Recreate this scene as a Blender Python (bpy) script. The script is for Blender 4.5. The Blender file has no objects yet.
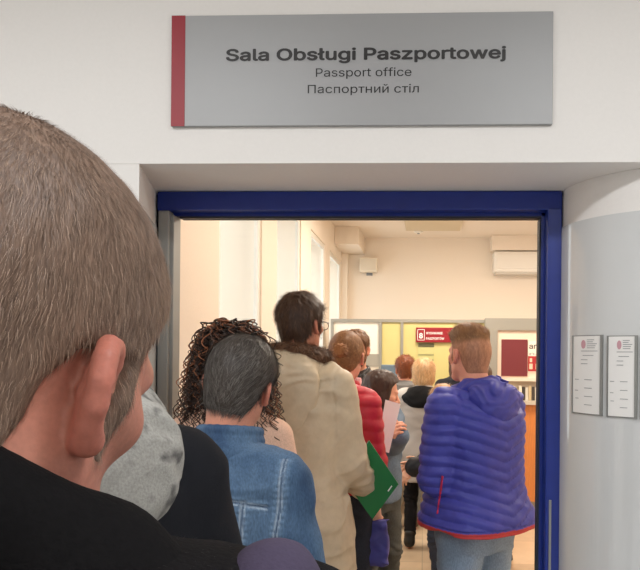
import bpy, math, random
import numpy as np
from mathutils import Matrix, Vector

random.seed(7)
RNG = np.random.default_rng(7)
SC = bpy.context.scene
COL = SC.collection
PI = math.pi

# ------------------------------------------------------------------ camera
FPX, PX0, PY0 = 620.0, 400.0, 355.0          # focal length and principal point (640 x 570 frame)
CAMZ = 1.60
TH = math.atan((424 - PX0) / FPX)            # the room axis vanishes right of the optical axis
ROLL = math.radians(0.5)
_r = np.array([math.cos(TH), math.sin(TH), 0.0]); _f = np.array([-math.sin(TH), math.cos(TH), 0.0]); _u = np.array([0, 0, 1.0])
R_ = _r * math.cos(ROLL) + _u * math.sin(ROLL)
U_ = -_r * math.sin(ROLL) + _u * math.cos(ROLL)
CAM = np.array([0, 0, CAMZ])


def at(px, py, d):
    """point at camera depth d"""
    return CAM + d * (_f + R_ * (px - PX0) / FPX - U_ * (py - PY0) / FPX)


def atY(px, py, Y):
    """point where the sight line meets the plane at room depth Y"""
    v = _f + R_ * (px - PX0) / FPX - U_ * (py - PY0) / FPX
    return CAM + v * (Y / v[1])


cd = bpy.data.cameras.new('camera'); cam = bpy.data.objects.new('camera', cd); COL.objects.link(cam)
cd.sensor_width = 36; cd.lens = FPX / 640 * 36
cd.shift_x = (320 - PX0) / 640; cd.shift_y = (PY0 - 285) / 640
cd.clip_start = 0.02
m = Matrix.Identity(4)
for i in range(3):
    m[i][0] = R_[i]; m[i][1] = U_[i]; m[i][2] = -_f[i]; m[i][3] = CAM[i]
cam.matrix_world = m
SC.camera = cam


# ------------------------------------------------------------------ materials
def srgb(r, g, b):
    def c(v):
        v = v / 255.0
        return v / 12.92 if v <= 0.04045 else ((v + 0.055) / 1.055) ** 2.4
    return (c(r), c(g), c(b))


MATS = {}


def mat(name, col=None, rough=0.6, bump=0.0, scale=60, attr=False, sheen=0.0, sss=0.0, metal=0.0, var=0.0, dist=0.002,
        stretch=None, spec=0.5, emit=0.0, coat=0.0):
    if name in MATS:
        return MATS[name]
    M = bpy.data.materials.new(name); M.use_nodes = True
    nt = M.node_tree; N = nt.nodes; L = nt.links
    p = N['Principled BSDF']
    p.inputs['Roughness'].default_value = rough
    p.inputs['Metallic'].default_value = metal
    p.inputs['Specular IOR Level'].default_value = spec
    p.inputs['Coat Weight'].default_value = coat
    if sheen:
        p.inputs['Sheen Weight'].default_value = sheen
        p.inputs['Sheen Roughness'].default_value = 0.5
    if sss:
        p.inputs['Subsurface Weight'].default_value = sss
        p.inputs['Subsurface Radius'].default_value = (1.0, 0.35, 0.2)
        p.inputs['Subsurface Scale'].default_value = 0.006
    src = None
    if attr:
        a = N.new('ShaderNodeAttribute'); a.attribute_name = 'Col'; src = a.outputs['Color']
    elif col is not None:
        p.inputs['Base Color'].default_value = (*col, 1)
        if emit:
            p.inputs['Emission Color'].default_value = (*col, 1); p.inputs['Emission Strength'].default_value = emit
    tc = N.new('ShaderNodeTexCoord')
    co = tc.outputs['Object']
    if stretch:
        mp = N.new('ShaderNodeMapping'); mp.inputs['Scale'].default_value = stretch
        L.new(co, mp.inputs['Vector']); co = mp.outputs['Vector']
    nz = N.new('ShaderNodeTexNoise'); nz.inputs['Scale'].default_value = scale; nz.inputs['Detail'].default_value = 4
    L.new(co, nz.inputs['Vector'])
    if var:
        mr = N.new('ShaderNodeMapRange'); mr.inputs['From Min'].default_value = 0.3; mr.inputs['From Max'].default_value = 0.7
        mr.inputs['To Min'].default_value = 1 - var; mr.inputs['To Max'].default_value = 1 + var
        L.new(nz.outputs['Fac'], mr.inputs['Value'])
        mx = N.new('ShaderNodeVectorMath'); mx.operation = 'SCALE'
        if src is None:
            mx.inputs[0].default_value = col
        else:
            L.new(src, mx.inputs[0])
        L.new(mr.outputs['Result'], mx.inputs['Scale'])
        src = mx.outputs['Vector']
    if src is not None:
        L.new(src, p.inputs['Base Color'])
    if bump:
        b = N.new('ShaderNodeBump'); b.inputs['Strength'].default_value = bump; b.inputs['Distance'].default_value = dist
        L.new(nz.outputs['Fac'], b.inputs['Height']); L.new(b.outputs['Normal'], p.inputs['Normal'])
    MATS[name] = M
    return M


SKIN = mat('skin', attr=True, rough=0.5, bump=0.25, scale=260, sss=0.12, var=0.07, dist=0.001, spec=0.35)
CLOTH = mat('cloth', attr=True, rough=0.9, bump=0.35, scale=420, var=0.06, dist=0.0015, spec=0.2)
WOOL = mat('wool', attr=True, rough=0.95, bump=0.5, scale=300, var=0.15, dist=0.002, spec=0.1)
NYLON = mat('nylon', attr=True, rough=0.5, bump=0.35, scale=38, var=0.05, dist=0.004, spec=0.4)
DENIM = mat('denim', attr=True, rough=0.85, bump=0.5, scale=170, var=0.22, dist=0.0012, stretch=(1.6, 1.6, 0.55), spec=0.2)
LEATHER = mat('leather', attr=True, rough=0.38, bump=0.4, scale=90, var=0.08, dist=0.003)
HAIR = mat('hair', attr=True, rough=0.5, bump=0.35, scale=160, var=0.22, dist=0.002, stretch=(2.2, 2.2, 0.35), spec=0.4)
STRAND = mat('hair_strand', attr=True, rough=0.45, spec=0.4)
FUR = mat('fur', attr=True, rough=0.9, bump=1.0, scale=120, var=0.3, dist=0.006, spec=0.2)
SHOE = mat('shoe_leather', attr=True, rough=0.45, bump=0.2, scale=120)


# ------------------------------------------------------------------ mesh helpers
def link_mesh(name, V, F, material, parent=None, colors=None, smooth=True):
    me = bpy.data.meshes.new(name)
    V = np.asarray(V, dtype=np.float32)
    if isinstance(F, np.ndarray):
        n = F.shape[1]
        me.vertices.add(len(V)); me.vertices.foreach_set('co', V.ravel())
        me.loops.add(F.size); me.loops.foreach_set('vertex_index', F.ravel().astype(np.int32))
        me.polygons.add(len(F)); me.polygons.foreach_set('loop_start', np.arange(0, F.size, n, dtype=np.int32))
        me.update(calc_edges=True)
        if smooth:
            me.polygons.foreach_set('use_smooth', np.ones(len(F), dtype=bool))
    else:
        me.from_pydata([tuple(map(float, v)) for v in V], [], F)
        if smooth:
            me.polygons.foreach_set('use_smooth', np.ones(len(me.polygons), dtype=bool))
    if colors is not None:
        a = me.color_attributes.new('Col', 'FLOAT_COLOR', 'POINT')
        c = np.ones((len(V), 4), dtype=np.float32); c[:, :3] = colors
        a.data.foreach_set('color', c.ravel())
    me.materials.append(material)
    o = bpy.data.objects.new(name, me); COL.objects.link(o)
    if parent is not None:
        o.parent = parent
    return o


def tag(o, label=None, cat=None, group=None, kind=None):
    if label: o['label'] = label
    if cat: o['category'] = cat
    if group: o['group'] = group
    if kind: o['kind'] = kind
    return o


def empty(name, loc, rz=0.0):
    o = bpy.data.objects.new(name, None); COL.objects.link(o)
    o.location = tuple(map(float, loc)); o.rotation_euler = (0, 0, rz)
    return o


class MB:
    """collects boxes, prisms and tubes into one mesh"""
    def __init__(s): s.v = []; s.f = []

    def box(s, x0, x1, y0, y1, z0, z1, b=0.0):
        n = len(s.v)
        if b <= 0:
            s.v += [(x, y, z) for z in (z0, z1) for y in (y0, y1) for x in (x0, x1)]
            s.f += [tuple(n + i for i in q) for q in ((0, 2, 3, 1), (4, 5, 7, 6), (0, 1, 5, 4), (2, 6, 7, 3), (0, 4, 6, 2), (1, 3, 7, 5))]
        else:
            import bmesh
            bm = bmesh.new(); bmesh.ops.create_cube(bm, size=1)
            for v in bm.verts:
                v.co = ((x0 + x1) / 2 + v.co.x * (x1 - x0), (y0 + y1) / 2 + v.co.y * (y1 - y0), (z0 + z1) / 2 + v.co.z * (z1 - z0))
            bmesh.ops.bevel(bm, geom=bm.edges[:], offset=b, segments=2, affect='EDGES', profile=0.5)
            bm.verts.index_update()
            s.v += [tuple(v.co) for v in bm.verts]
            s.f += [tuple(n + v.index for v in f.verts) for f in bm.faces]
            bm.free()
        return s

    def prism(s, pts, z0, z1):
        n = len(s.v); k = len(pts)
        s.v += [(x, y, z0) for x, y in pts] + [(x, y, z1) for x, y in pts]
        s.f += [tuple(range(n + k - 1, n - 1, -1)), tuple(range(n + k, n + 2 * k))]
        s.f += [(n + i, n + (i + 1) % k, n + k + (i + 1) % k, n + k + i) for i in range(k)]
        return s

    def hexa(s, P):
        """box from 4 corners of the front + 4 of the back"""
        n = len(s.v); s.v += [tuple(map(float, p)) for p in P]
        s.f += [tuple(n + i for i in q) for q in ((0, 1, 2, 3), (7, 6, 5, 4), (0, 4, 5, 1), (1, 5, 6, 2), (2, 6, 7, 3), (3, 7, 4, 0))]
        return s

    def tube(s, pts, r, seg=8, closed=False):
        pts = [np.array(p, float) for p in pts]; n0 = len(s.v); k = len(pts)
        for i, p in enumerate(pts):
            a = pts[(i + 1) % k] if (closed or i < k - 1) else pts[i]
            b = pts[i - 1] if (closed or i > 0) else pts[i]
            t = a - b; t /= np.linalg.norm(t) + 1e-9
            h = np.array([0, 0, 1.0]) if abs(t[2]) < 0.9 else np.array([1.0, 0, 0])
            u = np.cross(t, h); u /= np.linalg.norm(u); w = np.cross(t, u)
            rr = r[i] if isinstance(r, (list, tuple)) else r
            for j in range(seg):
                a_ = 2 * PI * j / seg
                s.v.append(tuple(p + rr * (math.cos(a_) * u + math.sin(a_) * w)))
        for i in range(k if closed else k - 1):
            for j in range(seg):
                a0 = n0 + i * seg; a1 = n0 + ((i + 1) % k) * seg; j2 = (j + 1) % seg
                s.f.append((a0 + j, a1 + j, a1 + j2, a0 + j2))
        if not closed:
            s.f.append(tuple(n0 + j for j in range(seg)))
            s.f.append(tuple(n0 + (k - 1) * seg + j for j in range(seg - 1, -1, -1)))
        return s

    def build(s, name, material, parent=None, smooth=False, colors=None):
        c = None
        if colors is not None:
            c = np.tile(np.array(colors, dtype=np.float32), (len(s.v), 1))
        return link_mesh(name, s.v, s.f, material, parent, colors=c, smooth=smooth)


def _font():
    try:
        import os
        p = bpy.utils.system_resource('DATAFILES', path='fonts')
        return bpy.data.fonts.load(os.path.join(p, 'Inter.woff2'))
    except Exception:
        return None


FONT = _font()


def text(name, body, x, y, z, size, col_mat, parent, width=None, bold=0.0, align='LEFT', cell=0.0005):
    """flat lettering facing -Y: glyph outlines filled by the winding rule, row by row"""
    cu = bpy.data.curves.new(name, 'FONT'); cu.body = body; cu.size = size; cu.align_x = align; cu.fill_mode = 'NONE'; cu.resolution_u = 6
    if FONT: cu.font = FONT
    t = bpy.data.objects.new('lettering_curve', cu); COL.objects.link(t)
    bpy.context.view_layer.update()
    me = bpy.data.meshes.new_from_object(t.evaluated_get(bpy.context.evaluated_depsgraph_get()))
    bpy.data.objects.remove(t); bpy.data.curves.remove(cu)
    P = np.array([v.co[:2] for v in me.vertices]); E = np.array([e.vertices[:] for e in me.edges]); bpy.data.meshes.remove(me)
    a, c = P[E[:, 0]], P[E[:, 1]]
    lo = P.min(0) - 0.02 * size; hi = P.max(0) + 0.02 * size
    nx = int((hi[0] - lo[0]) / cell) + 1; ny = int((hi[1] - lo[1]) / cell) + 1
    img = np.zeros((ny, nx), np.int32)
    xs = lo[0] + (np.arange(nx) + 0.5) * cell
    for r in range(ny):
        yy = lo[1] + (r + 0.5) * cell
        up = (a[:, 1] <= yy) & (c[:, 1] > yy); dn = (a[:, 1] > yy) & (c[:, 1] <= yy)
        k = up | dn
        if not k.any(): continue
        xi = a[k, 0] + (yy - a[k, 1]) / (c[k, 1] - a[k, 1]) * (c[k, 0] - a[k, 0]); sg_ = np.where(up[k], 1, -1)
        ix = np.clip(np.searchsorted(xs, xi), 0, nx)
        w_ = np.zeros(nx + 1, np.int32); np.add.at(w_, ix, sg_); img[r] = np.cumsum(w_)[:nx]
    M = img != 0
    d = int(round(bold * size / cell))
    if d > 0:
        D = np.zeros((ny + 2 * d, nx + 2 * d), bool)
        for dy in range(-d, d + 1):
            for dx in range(-d, d + 1):
                if dx * dx + dy * dy <= d * d + 0.5: D[d + dy:d + dy + ny, d + dx:d + dx + nx] |= M
        M = D; lo = lo - d * cell; ny, nx = M.shape
    V = []; F = []
    cols_ = np.nonzero(M.any(0))[0]; x0_ = lo[0] + cols_[0] * cell; x1_ = lo[0] + (cols_[-1] + 1) * cell
    k = width / (x1_ - x0_) if width else 1.0
    off = 0.0 if align == 'CENTER' else x0_
    for r in range(ny):
        e = np.diff(np.concatenate([[0], M[r].astype(np.int8), [0]])); s0 = np.nonzero(e == 1)[0]; s1 = np.nonzero(e == -1)[0]
        z0_ = lo[1] + r * cell
        for p_, q_ in zip(s0, s1):
            n = len(V); u, v = (lo[0] + p_ * cell - off) * k, (lo[0] + q_ * cell - off) * k
            V += [(x + u, y, z + z0_), (x + v, y, z + z0_), (x + v, y, z + z0_ + cell), (x + u, y, z + z0_ + cell)]; F.append((n, n + 1, n + 2, n + 3))
    return link_mesh(name, V, F, col_mat, parent, smooth=False)


# ------------------------------------------------------------------ distance fields
_T = RNG.random((32, 32, 32)).astype(np.float32) * 2 - 1


def vnoise(x, y, z, f, seed=0):
    fx, fy, fz = (f, f, f) if not isinstance(f, tuple) else f
    x = x * fx + seed * 7.31; y = y * fy + seed * 3.17; z = z * fz + seed * 5.71
    x, y, z = np.broadcast_arrays(x, y, z)
    i = np.floor(x).astype(np.int32); j = np.floor(y).astype(np.int32); k = np.floor(z).astype(np.int32)
    u = x - i; v = y - j; w = z - k
    u = u * u * (3 - 2 * u); v = v * v * (3 - 2 * v); w = w * w * (3 - 2 * w)
    i0 = i & 31; j0 = j & 31; k0 = k & 31; i1 = (i + 1) & 31; j1 = (j + 1) & 31; k1 = (k + 1) & 31
    c00 = _T[i0, j0, k0] * (1 - u) + _T[i1, j0, k0] * u
    c10 = _T[i0, j1, k0] * (1 - u) + _T[i1, j1, k0] * u
    c01 = _T[i0, j0, k1] * (1 - u) + _T[i1, j0, k1] * u
    c11 = _T[i0, j1, k1] * (1 - u) + _T[i1, j1, k1] * u
    return (c00 * (1 - v) + c10 * v) * (1 - w) + (c01 * (1 - v) + c11 * v) * w


def folds(f=7.0, seed=0, amp=0.008):
    """soft cloth creases"""
    def g(x, y, z):
        w = vnoise(x, y, z, f * 0.7, seed + 9)
        n = vnoise(x + 0.08 * w, y, z + 0.10 * w, (f * 0.9, f * 0.9, f * 2.2), seed)
        n2 = vnoise(x + 0.05 * w, y, z + 0.06 * w, (f * 2.3, f * 2.3, f * 3.6), seed + 3)
        return -amp * ((1 - np.abs(n) * 2.2) * 0.6 + 0.45 * n2)
    return g


def smin(a, b, k):
    if k <= 0:
        return np.minimum(a, b)
    h = np.clip(0.5 + 0.5 * (b - a) / k, 0, 1)
    return b + (a - b) * h - k * h * (1 - h)


def smax(a, b, k):
    return -smin(-a, -b, k)


def sstep(a, b, x):
    t = np.clip((x - a) / (b - a), 0, 1)
    return t * t * (3 - 2 * t)


class Prim:
    def __init__(s, fn, lo, hi): s.fn = fn; s.lo = np.array(lo, float); s.hi = np.array(hi, float)


def cone(a, b, r1, r2):
    a = np.array(a, float); b = np.array(b, float); d = b - a; L2 = max(float(d @ d), 1e-9)

    def fn(x, y, z):
        px = x - a[0]; py = y - a[1]; pz = z - a[2]
        t = np.clip((px * d[0] + py * d[1] + pz * d[2]) / L2, 0, 1)
        return np.sqrt((px - t * d[0]) ** 2 + (py - t * d[1]) ** 2 + (pz - t * d[2]) ** 2) - (r1 + (r2 - r1) * t)
    R = max(r1, r2)
    return Prim(fn, np.minimum(a, b) - R, np.maximum(a, b) + R)


def ell(c, r, rot=None):
    c = np.array(c, float); r = np.array(r, float)
    Rm = np.array(rot.to_matrix()) if rot is not None and hasattr(rot, 'to_matrix') else (np.eye(3) if rot is None else np.array(rot))

    def fn(x, y, z):
        px = x - c[0]; py = y - c[1]; pz = z - c[2]
        if rot is None:
            q = (px, py, pz)
        else:
            q = tuple(Rm[0, i] * px + Rm[1, i] * py + Rm[2, i] * pz for i in range(3))
        k0 = np.sqrt((q[0] / r[0]) ** 2 + (q[1] / r[1]) ** 2 + (q[2] / r[2]) ** 2)
        k1 = np.sqrt((q[0] / r[0] ** 2) ** 2 + (q[1] / r[1] ** 2) ** 2 + (q[2] / r[2] ** 2) ** 2)
        return k0 * (k0 - 1) / np.maximum(k1, 1e-6)
    R = r.max() if rot is not None else r
    return Prim(fn, c - R, c + R)


def _smooth_rows(rows):
    rows = np.array(rows, float)
    zz = np.linspace(rows[0, 0], rows[-1, 0], 160)
    out = []
    for c in range(1, rows.shape[1]):
        v = np.interp(zz, rows[:, 0], rows[:, c])
        k = np.exp(-np.linspace(-2, 2, 15) ** 2); k /= k.sum()
        v = np.convolve(np.pad(v, 7, mode='edge'), k, 'valid')
        out.append(v)
    return zz, out


def loft(rows, n=2.4, cx=0.0):
    """stacked superellipse sections, rows of (z, rx, ry, cy)"""
    zz, (rx, ry, cy) = _smooth_rows(rows)
    z0, z1 = zz[0], zz[-1]
    RX, RY = rx.max(), ry.max()

    def fn(x, y, z):
        zc = np.clip(z, z0, z1)
        a = np.interp(zc, zz, rx); b = np.interp(zc, zz, ry); c = np.interp(zc, zz, cy)
        u = np.abs(x - cx) / a; v = np.abs(y - c) / b
        r = (u ** n + v ** n) ** (1.0 / n)
        d = (r - 1) * np.minimum(a, b)
        return np.maximum(d, np.maximum(z - z1, z0 - z))
    return Prim(fn, (cx - RX, cy.min() - RY, z0), (cx + RX, cy.max() + RY, z1))


def axis(lo, hi, base, fine=()):
    out = [lo]
    while out[-1] < hi:
        x = out[-1]; st = base
        for a, b, r in fine:
            if a - base <= x <= b: st = min(st, r)
        out.append(x + st)
    return np.array(out)


class Field:
    def __init__(s, ax):
        s.ax = ax; s.D = np.full(tuple(len(a) for a in ax), 1.0, dtype=np.float32)

    def sl(s, lo, hi, pad):
        S = []
        for a, l, h in zip(s.ax, lo, hi):
            i = max(0, np.searchsorted(a, l - pad) - 1); j = min(len(a), np.searchsorted(a, h + pad) + 1)
            S.append(slice(i, max(i, j)))
        return tuple(S)

    def xyz(s, S):
        x = s.ax[0][S[0]].astype(np.float32)[:, None, None]; y = s.ax[1][S[1]].astype(np.float32)[None, :, None]
        z = s.ax[2][S[2]].astype(np.float32)[None, None, :]
        return x, y, z

    def add(s, prim, k=0.0, r=0.0, mode='u'):
        S = s.sl(prim.lo, prim.hi, 0.03 + k + r)
        if any(q.stop - q.start < 1 for q in S): return s
        d = prim.fn(*s.xyz(S)) - r
        if mode == 'u':
            s.D[S] = smin(s.D[S], d, k)
        elif mode == 's':
            s.D[S] = smax(s.D[S], -d, k)
        elif mode == 'i':
            full = np.full_like(s.D, 1.0); full[S] = d; s.D = smax(s.D, full, k)
        return s

    def cut(s, fn, k=0.0):
        """keep only where fn < 0"""
        S = tuple(slice(0, n) for n in s.D.shape)
        s.D = smax(s.D, fn(*s.xyz(S)), k).astype(np.float32)
        return s

    def displace(s, fn, band=0.04):
        M = np.nonzero(np.abs(s.D) < band)
        s.D[M] += fn(s.ax[0][M[0]], s.ax[1][M[1]], s.ax[2][M[2]])
        return s

    def mesh(s, smooth=0):
        D = s.D; D = D.copy(); D[0] = D[-1] = 1; D[:, 0] = D[:, -1] = 1; D[:, :, 0] = D[:, :, -1] = 1
        B = D < 0
        nx, ny, nz = D.shape
        cnt = np.zeros((nx - 1, ny - 1, nz - 1), np.int8)
        for i in (0, 1):
            for j in (0, 1):
                for k in (0, 1):
                    cnt += B[i:nx - 1 + i, j:ny - 1 + j, k:nz - 1 + k]
        act = np.argwhere((cnt > 0) & (cnt < 8))
        idx = np.full(cnt.shape, -1, np.int32); idx[tuple(act.T)] = np.arange(len(act))
        P = np.zeros((len(act), 3)); C = np.zeros(len(act))
        a0, a1, a2 = act.T
        for ax_ in range(3):
            o1, o2 = [q for q in range(3) if q != ax_]
            for p in (0, 1):
                for q in (0, 1):
                    off = [0, 0, 0]; off[o1] = p; off[o2] = q
                    i0 = (a0 + off[0], a1 + off[1], a2 + off[2])
                    off2 = list(off); off2[ax_] = 1
                    i1 = (a0 + off2[0], a1 + off2[1], a2 + off2[2])
                    d0 = D[i0]; d1 = D[i1]; mk = (d0 < 0) != (d1 < 0)
                    t = np.where(mk, d0 / np.where(mk, d0 - d1, 1), 0)
                    Q = np.zeros((len(act), 3)); Q[:, o1] = p; Q[:, o2] = q; Q[:, ax_] = t
                    P[mk] += Q[mk]; C[mk] += 1
        P = P / C[:, None]
        V = np.zeros_like(P)
        for q in range(3):
            i = act[:, q]; g = s.ax[q]
            V[:, q] = g[i] + P[:, q] * (g[i + 1] - g[i])
        Fs = []
        for ax_ in range(3):
            A = [slice(None)] * 3; E = [slice(None)] * 3
            A[ax_] = slice(0, -1); E[ax_] = slice(1, None)
            b0 = B[tuple(A)]; b1 = B[tuple(E)]
            e = np.argwhere(b0 != b1)
            o1, o2 = [(1, 2), (2, 0), (0, 1)][ax_]
            e = e[(e[:, o1] > 0) & (e[:, o2] > 0) & (e[:, o1] < D.shape[o1] - 1) & (e[:, o2] < D.shape[o2] - 1)]
            fl = b0[tuple(e.T)]
            q = []
            for (p1, p2) in ((1, 1), (0, 1), (0, 0), (1, 0)):
                c = e.copy(); c[:, o1] -= p1; c[:, o2] -= p2
                q.append(idx[tuple(c.T)])
            q = np.stack(q, 1)
            q[~fl] = q[~fl][:, ::-1]
            Fs.append(q)
        Fc = np.concatenate(Fs)
        if smooth:
            ed = np.concatenate([Fc[:, [0, 1]], Fc[:, [1, 2]], Fc[:, [2, 3]], Fc[:, [3, 0]]])
            for _ in range(smooth):
                acc = np.zeros_like(V); n = np.zeros(len(V))
                for c in range(3):
                    acc[:, c] = np.bincount(ed[:, 0], V[ed[:, 1], c], len(V)) + np.bincount(ed[:, 1], V[ed[:, 0], c], len(V))
                n = np.bincount(ed[:, 0], minlength=len(V)) + np.bincount(ed[:, 1], minlength=len(V))
                V = 0.5 * V + 0.5 * acc / n[:, None]
        return V, Fc.astype(np.int32)


def bounds(prims, pad=0.05):
    lo = np.min([p.lo for p in prims], 0) - pad; hi = np.max([p.hi for p in prims], 0) + pad
    return lo, hi


def field_of(items, res, pad=0.05, fine=None):
    """items: list of (prim, k)"""
    lo, hi = bounds([i[0] for i in items], pad)
    F = Field([axis(lo[q], hi[q], res, (fine[q] if fine else ())) for q in range(3)])
    for p, k in items: F.add(p, k)
    return F


# ------------------------------------------------------------------ head
def head_field(x, y, z, fat=0.0, beardless=True):
    d = ell((0, -0.012, 0.026), (0.077, 0.098, 0.092)).fn(x, y, z)
    d = smin(d, ell((0, -0.045, -0.01), (0.066, 0.058, 0.075)).fn(x, y, z), 0.03)
    d = smin(d, ell((0, 0.028, -0.035), (0.061 + fat, 0.060, 0.083)).fn(x, y, z), 0.03)
    for sx in (-1, 1):
        d = smin(d, cone((sx * (0.050 + fat), 0.002, -0.058), (sx * 0.014, 0.070, -0.100), 0.020, 0.017).fn(x, y, z), 0.03)
        d = smin(d, cone((sx * 0.052, 0.058, -0.022), (sx * 0.060, 0.03, -0.016), 0.014, 0.012).fn(x, y, z), 0.02)
    d = smin(d, cone((-0.010, 0.080, -0.102), (0.010, 0.080, -0.102), 0.016, 0.016).fn(x, y, z), 0.02)
    d = smin(d, cone((-0.036, 0.080, 0.016), (0.036, 0.080, 0.016), 0.012, 0.012).fn(x, y, z), 0.02)
    for sx in (-1, 1):
        d = smax(d, -ell((sx * 0.031, 0.100, -0.001), (0.018, 0.016, 0.012)).fn(x, y, z), 0.014)
    d = smin(d, cone((0, 0.090, 0.004), (0, 0.113, -0.034), 0.008, 0.012).fn(x, y, z), 0.010)
    for sx in (-1, 1):
        d = smin(d, cone((sx * 0.010, 0.100, -0.038), (sx * 0.013, 0.092, -0.040), 0.008, 0.007).fn(x, y, z), 0.006)
        d = smin(d, cone((0, 0.093, -0.063), (sx * 0.020, 0.084, -0.066), 0.007, 0.004).fn(x, y, z), 0.006)
        d = smin(d, cone((0, 0.090, -0.074), (sx * 0.018, 0.083, -0.072), 0.008, 0.004).fn(x, y, z), 0.006)
        d = smax(d, -cone((0, 0.103, -0.0685), (sx * 0.022, 0.092, -0.069), 0.003, 0.002).fn(x, y, z), 0.004)
    return d


HELIX = [(0.006, -0.004, 0.004, 0.0035), (0.013, 0.010, 0.004, 0.004), (0.012, 0.022, 0.007, 0.0045), (0.004, 0.031, 0.010, 0.005), (-0.008, 0.031, 0.014, 0.005),
         (-0.017, 0.022, 0.018, 0.005), (-0.0205, 0.009, 0.020, 0.005), (-0.019, -0.006, 0.019, 0.005), (-0.013, -0.019, 0.015, 0.0052),
         (-0.005, -0.029, 0.011, 0.0075), (0.003, -0.030, 0.008, 0.0068)]
ANTI = [(0.004, 0.018, 0.007, 0.003), (-0.006, 0.014, 0.011, 0.004), (-0.0115, 0.003, 0.013, 0.0042), (-0.010, -0.010, 0.012, 0.004), (-0.003, -0.018, 0.010, 0.004)]


def ear_field(x, y, z, side, sc=1.0, prot=1.0, dz=0.0):
    c = (side * 0.0735, -0.010, -0.012 + dz)
    # ear frame: u forward, v up, w outward, leaning back and standing off the skull
    v = np.array([0, -0.24, 0.97]); v /= np.linalg.norm(v)
    u = np.array([side * 0.0, 0.97, 0.24]); w = np.array([side * prot, 0, 0.0])

    def pt(q): return tuple(np.array(c) + sc * (q[0] * u + q[1] * v + q[2] * w))
    d = np.full(np.broadcast(x, y, z).shape, 1.0, dtype=np.float32)
    for ch, k in ((HELIX, 0.009), (ANTI, 0.004)):
        for a, b in zip(ch[:-1], ch[1:]):
            d = smin(d, cone(pt(a), pt(b), a[3] * sc, b[3] * sc).fn(x, y, z), k)
    # the shell behind the rim
    for a, b, r in (((0.004, 0.018, 0.002), (-0.012, 0.012, 0.012), 0.0045), ((0.002, 0.004, 0.0), (-0.014, -0.002, 0.012), 0.005),
                    ((0.002, -0.012, 0.0), (-0.008, -0.014, 0.010), 0.005), ((0.0, -0.020, 0.002), (-0.002, -0.026, 0.009), 0.006)):
        d = smin(d, cone(pt(a), pt(b), r * sc, r * sc).fn(x, y, z), 0.008)
    d = smin(d, cone(pt((0.014, -0.006, 0.006)), pt((0.012, -0.012, 0.006)), 0.004 * sc, 0.004 * sc).fn(x, y, z), 0.004)
    return d


# side profile of the hairline: hair grows where y < HL(z)
HL_Z = [-0.14, -0.095, -0.070, -0.050, -0.030, -0.010, 0.012, 0.026, 0.04, 0.055, 0.072, 0.085, 0.10, 0.2]
HL_Y = [-0.06, -0.056, -0.045, -0.036, -0.030, -0.030, -0.020, 0.032, 0.040, 0.050, 0.066, 0.085, 0.12, 0.2]


def hair_mask(x, y, z, nape=-0.088, sideburn=True):
    yl = np.interp(z, HL_Z, HL_Y)
    g = sstep(-0.006, 0.012, yl - y) * sstep(nape - 0.012, nape + 0.012, z - 0.10 * np.abs(x) * 0)
    if sideburn:
        sb = sstep(-0.05, -0.035, z) * sstep(0.044, 0.036, z) * sstep(0.010, 0.016, y) * sstep(0.038, 0.030, y) * 0.8
        g = np.maximum(g, sb)
    return g


def hair_thickness(style, x, y, z):
    """(thickness over scalp, mask)"""
    g = hair_mask(x, y, z)
    up = sstep(-0.02, 0.09, z)
    if style == 'buzz': T = 0.003 + 0.0075 * up
    elif style == 'short': T = 0.005 + 0.016 * up - 0.003 * sstep(-0.03, -0.08, z)
    elif style == 'swept': T = 0.006 + 0.011 * up
    elif style == 'fade': T = 0.0025 + 0.021 * sstep(0.035, 0.085, z + 0.15 * np.minimum(y, 0.05)) * (0.75 + 0.45 * sstep(-0.02, 0.08, y)) * (1 - 0.55 * sstep(0.040, 0.080, np.abs(x)))
    elif style == 'tied': T = 0.007 + 0.006 * up
    elif style == 'bob': T = 0.012 + 0.014 * up
    else: T = 0.010 + 0.014 * up
    return T * g - 0.008 * (1 - g), g


def euler_R(yaw, pitch, roll):
    """yaw clockwise seen from above, pitch chin down, roll top of the head to the right"""
    M = Matrix.Rotation(-math.radians(yaw), 3, 'Z') @ Matrix.Rotation(-math.radians(pitch), 3, 'X') @ Matrix.Rotation(math.radians(roll), 3, 'Y')
    return np.array(M)


# ------------------------------------------------------------------ people
def ik(sh, wr, l1, l2, pole):
    sh = np.array(sh, float); wr = np.array(wr, float)
    d = wr - sh; L = np.linalg.norm(d)
    if L > (l1 + l2) * 0.995:
        wr = sh + d / L * (l1 + l2) * 0.995; d = wr - sh; L = np.linalg.norm(d)
    n = d / L; a = (l1 * l1 - l2 * l2 + L * L) / (2 * L); h = math.sqrt(max(l1 * l1 - a * a, 0))
    p = np.array(pole, float); p = p - n * (p @ n); p /= np.linalg.norm(p)
    return sh + n * a + p * h, wr


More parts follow.
